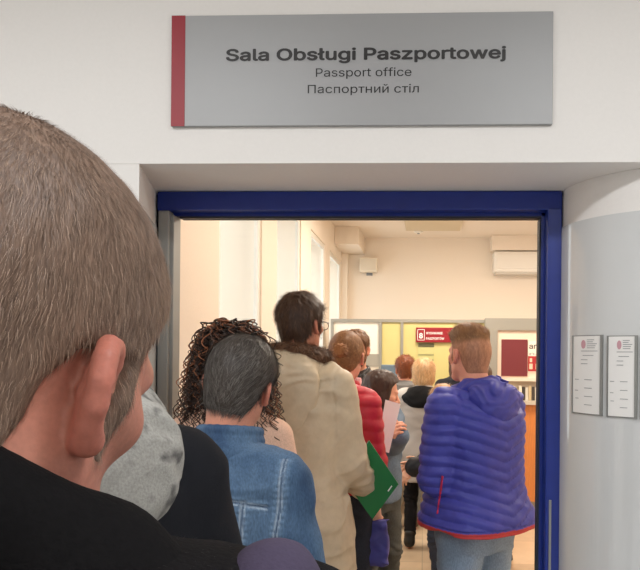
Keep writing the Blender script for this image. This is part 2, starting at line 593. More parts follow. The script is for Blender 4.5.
def hand_prims(wr, d, n, thumb, sc=1.0, curl=(25, 30, 20)):
    """palm, four unequal fingers and a thumb; d along the fingers, n out of the palm, thumb towards the thumb side"""
    wr = np.array(wr, float); d = np.array(d, float); d /= np.linalg.norm(d)
    n = np.array(n, float); n = n - d * (n @ d); n /= np.linalg.norm(n)
    t = np.cross(d, n); t /= np.linalg.norm(t)
    if t @ np.array(thumb, float) < 0: t = -t
    out = []
    for o, L, kl in ((0.027, 0.072, 0.088), (0.009, 0.081, 0.092), (-0.009, 0.076, 0.088), (-0.026, 0.060, 0.080)):
        kn = wr + d * kl * sc + t * o * sc
        out.append((cone(wr + t * o * 0.6 * sc + d * 0.008, kn, 0.0125 * sc, 0.0105 * sc), 0.012))
        p = kn; a = 0.0
        for seg, c, r in zip((0.45, 0.32, 0.25), curl, (0.0092, 0.0083, 0.0074)):
            a += math.radians(c)
            q = p + (d * math.cos(a) + n * math.sin(a) + t * o * 1.2) * L * seg * sc
            out.append((cone(p, q, r * sc, (r - 0.0006) * sc), 0.003)); p = q
    b = wr + d * 0.022 * sc + t * 0.022 * sc
    e = b + (d * 0.55 + t * 0.72 + n * 0.35) * 0.042 * sc
    f = e + (d * 0.75 + t * 0.25 + n * 0.5) * 0.032 * sc
    g = f + (d * 0.8 + t * 0.0 + n * 0.5) * 0.024 * sc
    out += [(cone(b, e, 0.0135 * sc, 0.011 * sc), 0.010), (cone(e, f, 0.0105 * sc, 0.0095 * sc), 0.003), (cone(f, g, 0.0095 * sc, 0.008 * sc), 0.003)]
    return out


BODY_ROWS = [(0.78, .140, .095, 0.0), (0.86, .168, .118, -.008), (0.93, .165, .118, -.010), (1.04, .148, .104, .004), (1.15, .150, .106, .004),
             (1.27, .162, .116, .000), (1.36, .160, .112, -.012), (1.42, .125, .088, -.020), (1.475, .068, .062, -.020)]


class Person:
    def __init__(s, px, top, d, label, body=0, head=0, pitch=0, roll=0, hs=1.0, w=1.0, lean=0.0, skin=(205, 150, 122), group=None,
                 res=0.008, hres=0.005, lw=None, rw=None, lpole=(-0.5, -1, -0.2), rpole=(0.5, -1, -0.2), hair='short', haircol=(70, 52, 40),
                 hands=True, lhand=None, rhand=None, ears=True, fat=0.0, stance=0.0, headdx=0.0, curl=(25, 30, 20), neck=0.056, hdrop=0.0, shdrop=0.0, earsc=0.86, prot=1.0, eardz=0.0, hairdz=0.0):
        """px/top: where the head's axis and its top stand in the photograph, d: distance"""
        hz = at(px, top, d)                                  # top of the head
        ray = math.degrees(math.atan((px - PX0) / FPX) - TH); body = body + ray; head = head + ray     # headings given relative to the line of sight
        s.h = hz[2]; s.sc = (s.h + hdrop) / 1.75; s.w = w; s.lean = lean; s.hs = hs; s.res = res; s.label = label
        s.body_yaw = body; s.skin = np.array(srgb(*skin)); s.hairstyle = hair; s.haircol = np.array(srgb(*haircol)); s.hres = hres
        q = s.sc
        s.Hc = np.array([headdx, 0.035 + lean, s.h - 0.119 * hs])
        s.HR = euler_R(head - body, pitch, roll)
        A = math.radians(-body); ca, sa = math.cos(A), math.sin(A)
        s.Rz = np.array([[ca, -sa, 0], [sa, ca, 0], [0, 0, 1]])
        loc = np.array([hz[0], hz[1], 0]) - s.Rz @ np.array([s.Hc[0], s.Hc[1], 0])
        s.loc = loc
        s.nb = np.array([headdx * 0.3, -0.018 + lean * 0.75, 1.455 * q])
        s.lz = lambda z: lean * 0.75 * np.clip((z / q - 0.95) / 0.5, 0, 1)
        s.sh = {-1: np.array([-0.168 * w, -0.012 + lean * 0.65, 1.392 * q - shdrop]), 1: np.array([0.168 * w, -0.012 + lean * 0.65, 1.392 * q - shdrop])}
        s.wr = {}; s.el = {}
        for k, tgt, pole in ((-1, lw, lpole), (1, rw, rpole)):
            if tgt is None: t = s.sh[k] + np.array([k * 0.06, 0.05, -0.53 * q])
            elif isinstance(tgt, tuple): t = s.sh[k] * np.array([1, 1, 0]) * 0 + np.array(tgt) * np.array([1, 1, q])
            else: t = s.local(tgt)
            s.el[k], s.wr[k] = ik(s.sh[k], t, 0.29 * q, 0.255 * q, pole)
        s.rows = [(z * q, rx * w, ry * w, cy + float(s.lz(z * q))) for z, rx, ry, cy in BODY_ROWS]
        s.hip = {k: np.array([k * 0.088 * w, -0.005, 0.88 * q]) for k in (-1, 1)}
        st = stance
        s.kn = {k: np.array([k * (0.095 + st * .5), 0.015 + 0.02 * k * (1 if st else 0), 0.49 * q]) for k in (-1, 1)}
        s.an = {k: np.array([k * (0.10 + st), -0.02 + 0.03 * k * (1 if st else 0), 0.085 * q]) for k in (-1, 1)}
        s.fat = fat; s.hairdz = hairdz
        # ---------- body surface: torso, limbs, hands, neck and head in one field
        it = [(loft(s.rows), 0.0)]
        for k in (-1, 1):
            it += [(cone(s.nb + (k * 0.02, -0.005, 0.0), s.sh[k] + (-k * .02, 0, 0.01), 0.05 * w, 0.048 * w), 0.04),
                   (cone(s.sh[k], s.el[k], 0.052 * w, 0.041 * w), 0.03), (cone(s.el[k], s.wr[k], 0.041 * w, 0.027), 0.015),
                   (cone(s.hip[k], s.kn[k], 0.084 * w, 0.056 * w), 0.03), (cone(s.kn[k], s.an[k], 0.054 * w, 0.036 * w), 0.02),
                   (cone(s.an[k] + (0, -0.02, -0.04), s.an[k] + (k * 0.015, 0.14, -0.055), 0.035, 0.025), 0.03)]
            hd = (lhand, rhand)[k > 0]
            fd = s.wr[k] - s.el[k]; nn = np.array([-k, 0.2, 0.0]); th = np.array([0, 1.0, 0.3])
            if hd is not None: fd, nn, th = [s.Rz.T @ np.array(v, float) for v in hd]
            if hands: it += hand_prims(s.wr[k], fd, nn, th, 0.98, curl)
        hn = s.Hc + s.HR @ np.array([0, -0.022, -0.06]) * hs
        it.append((cone(hn, s.nb + (0, -0.004, -0.01), neck * hs, (neck + 0.004) * w), 0.025))
        hlo, hhi = s.Hc - 0.145 * hs, s.Hc + 0.145 * hs
        lo, hi = bounds([i[0] for i in it], 0.05)
        lo = np.minimum(lo, hlo); hi = np.maximum(hi, hhi); lo[2] = max(lo[2], -0.02)
        fine = [[(hlo[q_], hhi[q_], hres)] for q_ in range(3)]
        if lhand is not None or rhand is not None:
            for k, hd in ((-1, lhand), (1, rhand)):
                if hd is not None:
                    for q_ in range(3): fine[q_].append((s.wr[k][q_] - 0.12, s.wr[k][q_] + 0.12, 0.0045))
        F = Field([axis(lo[q_], hi[q_], res, fine[q_]) for q_ in range(3)])
        for p, k in it: F.add(p, k)
        S = F.sl(hlo, hhi, 0.0)
        x, y, z = F.xyz(S)
        hx, hy, hz_ = s.to_head(x, y, z)
        s.hd = head_field(hx, hy, hz_, fat) * hs
        s.S, s.ax, s.hxyz = S, F.ax, (hx, hy, hz_)
        s.Dbody = F.D.copy()
        D = smin(F.D[S], s.hd, 0.028)
        s.hd_neck = D.copy()
        if ears:
            for k in (-1, 1):
                D = smin(D, ear_field(hx, hy, hz_, k, earsc, prot, eardz) * hs, 0.004)
        F.D[S] = D
        V, Fc = F.mesh()
        c = s.skin_colors(V)
        s.o = link_mesh('person', V, Fc, SKIN, None, c)
        s.o.location = tuple(loc); s.o.rotation_euler = (0, 0, A)
        tag(s.o, label, 'person', group)
        if hair: s.make_hair()
        s.make_eyes()

    def local(s, p): return s.Rz.T @ (np.array(p, float) - s.loc)

    def to_head(s, x, y, z):
        px = x - s.Hc[0]; py = y - s.Hc[1]; pz = z - s.Hc[2]; R = s.HR; k = 1 / s.hs
        return tuple(k * (R[0, i] * px + R[1, i] * py + R[2, i] * pz) for i in range(3))

    def skin_colors(s, V):
        x, y, z = s.to_head(*V.T)
        c = np.tile(s.skin, (len(V), 1))
        red = np.zeros(len(V))
        ear = sstep(0.076, 0.086, np.abs(x)) * (np.abs(y) < 0.06) * (np.abs(z) < 0.07)
        red += ear * 0.5
        red += 0.35 * np.exp(-(((np.abs(x) - 0.045) / 0.02) ** 2 + ((y - 0.075) / 0.03) ** 2 + ((z + 0.03) / 0.02) ** 2))
        lip = np.exp(-((x / 0.018) ** 2 + ((z + 0.069) / 0.008) ** 2)) * (y > 0.08)
        red += lip * 0.9
        c = c * (1 - red[:, None] * np.array([0.10, 0.42, 0.40]))
        brow = np.exp(-(((np.abs(x) - 0.033) / 0.016) ** 2 + ((z - 0.019) / 0.0045) ** 2)) * (y > 0.06)
        c = c * (1 - 0.8 * brow[:, None]) + s.haircol * 0.8 * brow[:, None]
        n = vnoise(*V.T, 45.0, 3)
        return np.clip(c * (1 + 0.06 * n[:, None]), 0, 1)

    def make_eyes(s):
        mb = MB()
        import bmesh
        bm = bmesh.new(); bmesh.ops.create_uvsphere(bm, u_segments=16, v_segments=12, radius=0.0118 * s.hs)
        bm.verts.index_update()
        for k in (-1, 1):
            V = []; C = []
            c = s.Hc + s.HR @ np.array([k * 0.031, 0.0725, -0.001]) * s.hs
            for v in bm.verts:
                p = np.array(v.co); V.append(c + s.HR @ p)
                r = p[1] / (0.0118 * s.hs)
                C.append((0.01, 0.01, 0.01) if r > 0.96 else ((0.12, 0.09, 0.06) if r > 0.84 else (0.75, 0.72, 0.68)))
            link_mesh('eye', np.array(V), [tuple(v.index for v in f.verts) for f in bm.faces], mat('eye', attr=True, rough=0.15), s.o, np.array(C))
        bm.free()

    def make_hair(s, extra=None):
        st = s.hairstyle
        hx, hy, hz = s.hxyz
        if st == 'none': return
        base = s.hd_neck / s.hs
        T, g = hair_thickness(st, hx, hy, hz + s.hairdz)
        amp = {'buzz': 0.0012, 'short': 0.007, 'swept': 0.003, 'fade': 0.006, 'tied': 0.003, 'bob': 0.003, 'curlybase': 0.016}.get(st, 0.006)
        n = vnoise(hx + 0.3, hy, hz, (60, 60, 22), 5) * 0.6 + vnoise(hx, hy + 0.5, hz, (130, 130, 45), 6) * 0.4
        if st == 'fade': amp = 0.0008 + 0.006 * np.clip((T - 0.004) / 0.02, 0, 1)
        D = base - T - amp * n * g
        if st == 'tied':        # bun at the back of the head
            b = ell((0, -0.130, 0.012), (0.036, 0.030, 0.034)).fn(hx, hy, hz) + 0.004 * np.sin(70 * np.arctan2(hz - 0.01, hx) / 6 + 160 * np.hypot(hx, hz))
            D = smin(D, b, 0.008)
        if st == 'bob':
            b = ell((0, -0.020, -0.022), (0.098, 0.104, 0.112)).fn(hx, hy, hz)
            b = smax(b, hy - 0.045 - 0.3 * np.maximum(hz - 0.03, 0), 0.01)
            b = smax(b, -(hz + 0.098 + 0.004 * np.sin(hx * 150)), 0.012)
            D = smin(D, b - 0.003 * n, 0.015)
        if st in ('long', 'curlybase'):
            b = ell((0, -0.020, -0.02), (0.096, 0.104, 0.12)).fn(hx, hy, hz)
            b = smin(b, cone((0, -0.06, -0.05), (0, -0.075, -0.25), 0.085, 0.07).fn(hx, hy, hz), 0.03)
            b = smax(b, hy - 0.040 - 0.4 * np.maximum(hz - 0.03, 0), 0.015)
            D = smin(D, b - 0.006 * n, 0.015)
        Fh = Field([s.ax[q][s.S[q]] for q in range(3)]); Fh.D = (D * s.hs).astype(np.float32)
        V, Fc = Fh.mesh()
        if not len(V): return
        hv = np.stack(s.to_head(*V.T), 1)
        c = np.tile(s.haircol, (len(V), 1))
        nn = vnoise(*(hv.T), (220, 220, 60), 8) * 0.5 + vnoise(*(hv.T), (60, 60, 25), 2) * 0.5
        if st == 'fade':
            side = 1 - sstep(0.03, 0.06, hv[:, 2] + 0.15 * np.minimum(hv[:, 1], 0.05))
            c = c * (1 - 0.30 * side[:, None]) + s.skin * 0.30 * side[:, None]
        if st == 'tied': c = c * (1 + 0.45 * sstep(-0.100, -0.140, hv[:, 1])[:, None])
        c = np.clip(c * (1 + 0.35 * nn[:, None]), 0, 1)
        s.hair = link_mesh('hair', V, Fc, HAIR, s.o, c)
        s.hairV, s.hairF = V, Fc

    def strands(s, n, length, width, flow, cols, lift=0.3, jitter=0.25, seg=3, keep=None):
        """many fine hairs rooted on the scalp hair surface; flow(head point) gives the combing direction"""
        V, Fc = s.hairV, s.hairF
        P = V[Fc]; ctr = P.mean(1)
        nor = np.cross(P[:, 2] - P[:, 0], P[:, 3] - P[:, 1]); ar = np.linalg.norm(nor, axis=1); nor /= ar[:, None] + 1e-12
        hv = np.stack(s.to_head(*ctr.T), 1)
        _, g = hair_thickness(s.hairstyle, hv[:, 0], hv[:, 1], hv[:, 2] + s.hairdz)
        wgt = ar * (g > 0.5)
        if keep is not None: wgt = wgt * keep(hv)
        i = RNG.choice(len(Fc), n, p=wgt / wgt.sum())
        u = RNG.random((n, 2, 1)); root = (P[i, 0] * (1 - u[:, 0]) + P[i, 1] * u[:, 0]) * (1 - u[:, 1]) + (P[i, 3] * (1 - u[:, 0]) + P[i, 2] * u[:, 0]) * u[:, 1]
        N = nor[i]
        fl = flow(np.stack(s.to_head(*root.T), 1)) @ s.HR.T
        clump = np.stack([vnoise(*root.T, 70.0, q) for q in (11, 12, 13)], 1)
        fl = fl + jitter * clump * 1.6 + jitter * RNG.normal(size=(n, 3)) * 0.6
        fl = fl - N * (fl * N).sum(1, keepdims=True)
        fl /= np.linalg.norm(fl, axis=1, keepdims=True) + 1e-9
        L = length * (0.6 + 0.8 * RNG.random((n, 1)))
        lf = lift * (0.5 + RNG.random((n, 1)))
        side = np.cross(fl, N)
        pts = []
        for k in range(seg + 1):
            t = k / seg
            p = root - N * 0.001 + L * (fl * t * (1 - lf * 0.25) + N * lf * (t - 0.55 * t * t))
            w = width * (1 - 0.75 * t)
            pts.append(p - side * w / 2); pts.append(p + side * w / 2)
        VV = np.stack(pts, 1).reshape(-1, 3)
        base = np.arange(n)[:, None] * (2 * (seg + 1))
        FF = np.concatenate([base + np.array([2 * k, 2 * k + 1, 2 * k + 3, 2 * k + 2]) for k in range(seg)]).astype(np.int32)
        cols = np.array([srgb(*c) for c in cols])
        cc = cols[RNG.integers(0, len(cols), n)] * (0.75 + 0.5 * RNG.random((n, 1)))
        c = np.repeat(cc, 2 * (seg + 1), 0)
        return link_mesh('hair_strands', VV, FF, STRAND, s.hair, c)

    # ---------- clothes
    def trousers(s, col, material=None, top=1.0, wide=1.0, bottom=0.06, res=None, fade=0.0):
        q = s.sc; pad = 0.014
        rows = [(z, rx + pad, ry + pad, cy) for z, rx, ry, cy in s.rows if z < 1.10 * q]
        it = [(loft(rows), 0)]
        for k in (-1, 1):
            it += [(cone(s.hip[k], s.kn[k], (0.088 * s.w + pad) * wide, (0.060 * s.w + pad) * wide), 0.02),
                   (cone(s.kn[k], s.an[k] + (0, 0, -0.02), (0.058 * s.w + pad) * wide, (0.046 * s.w + pad) * wide), 0.03)]
        F = field_of(it, res or s.res)
        F.displace(folds(8, int(s.h * 1000) % 17, 0.007))
        # creases gather behind the knees and above the shoes
        F.displace(lambda x, y, z: 0.004 * np.sin(z * 130 + 9 * vnoise(x, y, z, 9, 4)) * (np.exp(-((z / q - 0.47) / 0.09) ** 2) + np.exp(-((z / q - 0.13) / 0.06) ** 2)))
        F.cut(lambda x, y, z: np.maximum(z - top * q, bottom * q - z) + 0 * x + 0 * y, 0.01)
        V, Fc = F.mesh()
        c = np.tile(np.array(srgb(*col)), (len(V), 1))
        if fade:
            ff = fade * (np.exp(-((np.abs(V[:, 0]) - 0.09) / 0.05) ** 2) * np.exp(-((V[:, 2] / q - 0.62) / 0.22) ** 2))
            c = c * (1 + ff[:, None])
        n = vnoise(*V.T, 12, 2)
        c = np.clip(c * (1 + 0.10 * n[:, None]), 0, 1)
        return link_mesh('trousers', V, Fc, material or CLOTH, s.o, c)

    def shoes(s, col):
        for k in (-1, 1):
            a = s.an[k]; dx = k * 0.015
            it = [(cone((a[0], a[1] - 0.03, 0.055), (a[0] + dx, a[1] + 0.13, 0.045), 0.043, 0.036), 0), (cone((a[0] + dx, a[1] + 0.10, 0.04), (a[0] + dx * 1.3, a[1] + 0.19, 0.03), 0.042, 0.026), 0.03),
                  (cone((a[0], a[1] - 0.02, 0.06), (a[0], a[1] - 0.01, 0.115), 0.044, 0.046), 0.02)]
            F = field_of(it, max(s.res * 0.8, 0.006)); F.cut(lambda x, y, z: 0.001 - z + 0 * x + 0 * y, 0.004)
            V, Fc = F.mesh()
            c = np.tile(np.array(srgb(*col)), (len(V), 1)); c[V[:, 2] < 0.018] *= 0.45
            link_mesh('shoe', V, Fc, SHOE, s.o, c)

    def coat(s, name, colfn, material, hem=0.80, pad=0.028, flare=0.0, sleeve=0.02, drop=0.0, res=None, disp=None, top=1.46, cuff=0.0,
             extra=(), foldamp=0.009, foldf=7.0, ry=0.0, subtract=(), shoulder=0.0, sleevecut=0.0, seed=1, box=0.0, armk=0.035):
        q = s.sc; w = s.w
        rows = []
        zs = np.linspace(hem, 1.46, 14)
        bz = np.array([r[0] for r in s.rows]) / q
        for z in zs:
            rx = np.interp(z, bz, [r[1] for r in s.rows]); r_y = np.interp(z, bz, [r[2] for r in s.rows]); cy = np.interp(z, bz, [r[3] for r in s.rows])
            bx = box * np.exp(-((z - 1.06) / 0.14) ** 2)
            fl = flare * np.clip((1.05 - z) / 0.3, 0, 1)
            rows.append((z * q, rx + pad + bx + fl, r_y + pad + ry * np.clip((1.48 - z) / 0.15, 0, 1) + bx + fl * 0.7, cy))
        rows[0] = (hem * q - 0.0, *rows[0][1:])
        it = [(loft(rows, 2.5), 0)]
        for k in (-1, 1):
            S = s.sh[k]; E = s.el[k]; W = s.wr[k]
            it += [(cone(s.nb + (k * 0.03, -0.006, -0.012), S + (-k * 0.02, 0, 0.0 + shoulder), 0.050 * w + pad * 0.7, 0.046 * w + pad * 0.7), 0.05),
                   (cone(S + (k * drop, 0, 0), E, 0.050 * w + pad * 0.5 + sleeve * 0.8, 0.043 * w + pad * 0.5 + sleeve), armk),
                   (cone(E, W + (W - E) * (-0.03 - sleevecut), 0.043 * w + pad * 0.5 + sleeve, 0.031 + pad * 0.3 + sleeve * 0.8), armk * 0.7)]
        it += list(extra)
        F = field_of(it, res or s.res, 0.06)
        for p, k in subtract: F.add(p, k, mode='s')
        F.cut(lambda x, y, z: hem * q - z + 0 * x + 0 * y + (0.006 * np.sin(x * 16) if s.res < 0.02 else 0), 0.012)
        if foldamp: F.displace(folds(foldf, seed, foldamp))
        if disp is not None: F.displace(disp)
        V, Fc = F.mesh()
        # keep the outer shell a little above the hem plane from closing: colour only
        c = np.clip(colfn(V), 0, 1)
        o = link_mesh(name, V, Fc, material, s.o, c)
        s.coatV, s.coatF = V, Fc
        return o

    def piece(s, name, items, colfn, material, res=None, disp=None, subtract=(), cut=None, parent=None, fold=0.0, foldf=10, seed=2):
        F = field_of(items, res or s.res)
        for p, k in subtract: F.add(p, k, mode='s')
        if cut: F.cut(cut, 0.006)
        if fold: F.displace(folds(foldf, seed, fold))
        if disp: F.displace(disp)
        V, Fc = F.mesh()
        o = link_mesh(name, V, Fc, material, parent or s.o, np.clip(colfn(V), 0, 1))
        s.lastV, s.lastF = V, Fc
        return o


def flat(col, n=0.06, f=14.0):
    c0 = np.array(srgb(*col))
    return lambda V: np.tile(c0, (len(V), 1)) * (1 + n * vnoise(*V.T, f, 4)[:, None])


def collar_items(p, r0=0.068, h=0.045, th=0.011, back=0.012, tilt=0.018, fr=0.0):
    """a stand-up collar round the neck: short capsules set in a ring"""
    it = []
    n = 20
    c = p.nb + np.array([0, 0.012, 0.012])
    for i in range(n):
        pts = []
        for j in (i, i + 1):
            a = 2 * PI * j / n
            y = math.cos(a)                                   # -1 back .. 1 front
            hh = h * (1 - fr * max(y, 0))
            b = c + np.array([math.sin(a) * r0 * 1.12, y * r0 * 1.08, -0.045 - tilt * y])
            t = c + np.array([math.sin(a) * (r0 - 0.006), y * (r0 - 0.004) + 0.012, hh - 0.02 - tilt * y])
            pts.append((b, t))
        (b0, t0), (b1, t1) = pts
        for u in (0.0, 0.25, 0.5, 0.75, 1.0):
            it.append((cone(b0 * (1 - u) + t0 * u, b1 * (1 - u) + t1 * u, th, th), 0.01))
    return it


# ------------------------------------------------------------------ the place
def simple(name, rgb, **k): return mat(name, srgb(*rgb), **k)


PLASTER = simple('white_plaster', (236, 232, 227), rough=0.75, bump=0.12, scale=90, var=0.01)
WARMWALL = simple('cream_plaster', (232, 220, 205), rough=0.75, bump=0.1, scale=80, var=0.015)
LAMINATE = simple('grey_laminate', (212, 213, 212), rough=0.10, spec=0.8, bump=0.02, scale=6, var=0.01)
ALU = simple('brushed_aluminium', (150, 150, 146), rough=0.45, metal=0.35)
ALUDARK = simple('grey_frame_metal', (150, 147, 138), rough=0.5, metal=0.2)
BLUE = simple('blue_gloss_paint', (22, 46, 132), rough=0.32, bump=0.04, scale=25, var=0.05)
GASKET = simple('dark_rubber', (38, 42, 50), rough=0.6)
YELLOW = simple('yellow_panel', (206, 193, 130), rough=0.35)
MAROON = simple('maroon_board', (112, 40, 46), rough=0.5)
SIGNRED = simple('red_sign_plastic', (142, 22, 34), rough=0.4)
WHITEINK = simple('white_lettering', (235, 228, 225), rough=0.5)
DARKINK = simple('dark_lettering', (42, 40, 40), rough=0.5)
GREYINK = simple('grey_print', (142, 142, 144), rough=0.6)
PINKINK = simple('pink_emblem', (206, 158, 166), rough=0.6)
SIGNGREY = simple('grey_sign_plate', (160, 160, 160), rough=0.45, metal=0.15)
STRIPE = simple('dark_red_stripe', (150, 30, 42), rough=0.45)
PAPER = simple('white_paper', (240, 238, 234), rough=0.6)
WHITEPLASTIC = simple('white_plastic', (232, 228, 220), rough=0.35)
GREYPLASTIC = simple('grey_plastic', (120, 124, 130), rough=0.4)
BLUEGREY = simple('blue_grey_panel', (104, 122, 138), rough=0.4)
CREAM = simple('cream_board', (232, 208, 188), rough=0.6)
GREEN = simple('green_card', (8, 112, 52), rough=0.45, bump=0.05, scale=40)


def wood_mat():
    M = mat('orange_wood', srgb(206, 128, 66), rough=0.4, bump=0.06, scale=14, var=0.10, stretch=(6, 6, 0.7))
    return M


def tile_mat(name, a, b, size, rough):
    M = bpy.data.materials.new(name); M.use_nodes = True; nt = M.node_tree; N = nt.nodes; L = nt.links
    p = N['Principled BSDF']; p.inputs['Roughness'].default_value = rough
    tc = N.new('ShaderNodeTexCoord'); br = N.new('ShaderNodeTexBrick')
    br.offset = 0; br.inputs['Scale'].default_value = 1.0; br.inputs['Brick Width'].default_value = size; br.inputs['Row Height'].default_value = size
    br.inputs['Mortar Size'].default_value = 0.004
    br.inputs['Color1'].default_value = (*a, 1); br.inputs['Color2'].default_value = (*b, 1); br.inputs['Mortar'].default_value = (*[c * 0.6 for c in a], 1)
    L.new(tc.outputs['Object'], br.inputs['Vector'])
    nz = N.new('ShaderNodeTexNoise'); nz.inputs['Scale'].default_value = 9; nz.inputs['Detail'].default_value = 6
    mx = N.new('ShaderNodeMix'); mx.data_type = 'RGBA'; mx.blend_type = 'MULTIPLY'; mx.inputs['Factor'].default_value = 0.25
    L.new(tc.outputs['Object'], nz.inputs['Vector'])
    L.new(br.outputs['Color'], mx.inputs['A']); L.new(nz.outputs['Fac'], mx.inputs['B']); L.new(mx.outputs['Result'], p.inputs['Base Color'])
    return M


def glass_mat():
    M = bpy.data.materials.new('window_glass'); M.use_nodes = True; nt = M.node_tree; N = nt.nodes; L = nt.links
    N.remove(N['Principled BSDF'])
    t = N.new('ShaderNodeBsdfTransparent'); t.inputs['Color'].default_value = (0.94, 0.96, 0.96, 1)
    g = N.new('ShaderNodeBsdfGlossy'); g.inputs['Roughness'].default_value = 0.03
    mx = N.new('ShaderNodeMixShader'); mx.inputs['Fac'].default_value = 0.05
    L.new(t.outputs[0], mx.inputs[1]); L.new(g.outputs[0], mx.inputs[2])
    L.new(mx.outputs[0], N['Material Output'].inputs['Surface'])
    return M


GLASS = glass_mat()
WOOD = wood_mat()


def struct(name, mb, m, parent=None, smooth=False):
    o = mb.build(name, m, parent, smooth)
    if parent is None: o['kind'] = 'structure'
    return o


YD, YF = 2.12, 1.79                         # the door plane and the face of the wall above it
XWIN, YB, ZC = -1.09, 8.2, 3.147            # office: window wall, back wall, ceiling
XR = 4.2
ZS = float(atY(360, 163, YF)[2])            # underside of the wall above the door niche
XL = float(atY(160, 250, YD)[0]); XRT = float(atY(560, 250, YD)[0])
ZFT = float(atY(360, 194.5, YD)[2])
LH = 2.95                                   # lobby ceiling

struct('floor', MB().box(-2.8, XR + 0.1, 2.15, YB + 0.1, -0.1, 0.0), tile_mat('floor_tiles', srgb(226, 200, 168), srgb(186, 164, 138), 0.6, 0.3))
struct('floor_lobby', MB().box(-2.8, XR + 0.1, -3.2, 2.15, -0.1, 0.0), tile_mat('lobby_tiles', srgb(226, 228, 230), srgb(208, 210, 213), 0.4, 0.3))
# lobby shell
struct('wall_left', MB().box(-2.8, -2.7, -3.2, YF, 0, LH), PLASTER)
struct('wall_right', MB().box(2.6, 2.7, -3.2, YF, 0, LH), PLASTER)
struct('wall_back', MB().box(-2.7, 2.6, -3.2, -3.1, 0, LH), PLASTER)
struct('ceiling', MB().box(-2.8, 2.7, -3.2, YF, LH, LH + 0.1), PLASTER)
# wall over the niche with the sign on it, its soffit, and the wall left of the niche
XLF = float(atY(139, 200, YF)[0])
RA, RBD = 0.40, YD - YF                     # the rounded right corner, half axes
struct('wall_front', MB().box(-2.7, 2.6, YF, 2.2, ZS, LH).box(-2.7, XLF - 0.15, YF, YD, 0, ZS - 0.001), PLASTER)
struct('wall_north', MB().box(-2.7, XL + 0.004, YD + 0.03, 2.2, 0, ZS - 0.001).box(XRT - 0.004, XR, YD + 0.03, 2.2, 0, ZS - 0.001)
       .box(XL, XRT, YD + 0.03, 2.2, ZFT - 0.004, ZS - 0.001).box(-1.2, XR, 2.2, 2.3, ZS, ZC), PLASTER)
# left reveal with its grey panel
P0 = np.array([XL - 0.012, YD]); P1 = np.array([XLF, YF])
struct('wall_reveal', MB().prism([tuple(P0), tuple(P1), (P1[0] - 0.15, P1[1]), (P0[0] - 0.15, P0[1])][::-1], 0, ZS - 0.001), PLASTER)
nrm = np.array([(P0 - P1)[1], -(P0 - P1)[0]]); nrm /= np.linalg.norm(nrm)
if nrm[0] < 0: nrm = -nrm
e0 = P0 + (P1 - P0) * 0.07
struct('trim_1', MB().prism([tuple(e0 + nrm * .0005), tuple(P1 + nrm * .0005), tuple(P1 + nrm * 0.006), tuple(e0 + nrm * 0.006)], 0, 2.03), LAMINATE)
struct('trim_2', MB().prism([tuple(P0 + (0.0, -0.001)), tuple(P0 + (0.012, -0.001)), tuple(P0 + (0.012, 0.02)), tuple(P0 + (0.0, 0.02))], 0, ZFT), GASKET)


def rc(a, off=0.0):
    """point on the rounded corner, angle a from the door plane"""
    return (XRT + 0.004 + (RA) * (1 - math.cos(a)) - off * math.cos(a), YD - RBD * math.sin(a) - off * math.sin(a))


arc = [rc(i * PI / 2 / 40) for i in range(41)]
struct('wall_corner', MB().prism(arc + [(2.6, YF), (2.6, YD + 0.03), (XRT + 0.004, YD + 0.03)], 0, ZS - 0.0005), PLASTER)
pan = [rc(0.06 + i * (PI / 2 - 0.06) / 40, 0.0008) for i in range(41)]; pan2 = [rc(0.06 + i * (PI / 2 - 0.06) / 40, 0.007) for i in range(41)]
struct('trim_3', MB().prism(pan + [(1.9, YF - 0.0008), (1.9, YF - 0.007)] + pan2[::-1], 0, 2.03), LAMINATE)

# door frame
y0, y1 = YD - 0.03, YD + 0.09
fl = float(atY(178, 300, y1)[0]); fx = float(atY(168, 300, y0)[0])
xin = float(atY(547, 300, y0)[0]); xi2 = float(atY(541, 300, y1)[0])
ztop = ZS - 0.0015; zlow = float(atY(360, 210, y0)[2])
mb = MB().box(XL + 0.002, XRT, y0, y1, zlow, ztop, 0.004)
mb.box(xin, XRT, y0, y1, 0, zlow + 0.01, 0.004)
mb.box(xin - 0.012, xin + 0.01, y0 + 0.045, y1 - 0.02, 0, zlow)          # rebate
mb.box(XL + 0.01, xin, y0 + 0.045, y1 - 0.02, zlow - 0.010, zlow + 0.01)
df = tag(mb.build('door_1', BLUE), 'blue painted metal door frame', None, None, 'structure')
MB().box(xin - 0.018, xin - 0.011, y0 + 0.05, y1 - 0.03, 0, zlow - 0.02).box(XL + 0.06, xin - 0.011, y0 + 0.05, y1 - 0.03, zlow - 0.016, zlow - 0.010).build('seal', GASKET, df)
MB().box(xin - 0.0, xin + 0.0, 0, 0, 0, 0)
MB().box(xin + 0.012, xin + 0.02, y0 - 0.004, y0 + 0.002, 0.75, 1.12, 0.001).build('strike_plate', ALU, df)
mb = MB().box(XL + 0.004, fx - 0.002, y0 + 0.004, YD + 0.05, 0, zlow, 0.003).box(fx - 0.006, fx + 0.010, y0 + 0.02, YD + 0.05, 0, zlow - 0.012, 0.002)
struct('trim_4', mb, simple('grey_jamb_metal', (164, 164, 160), rough=0.5, metal=0.15))

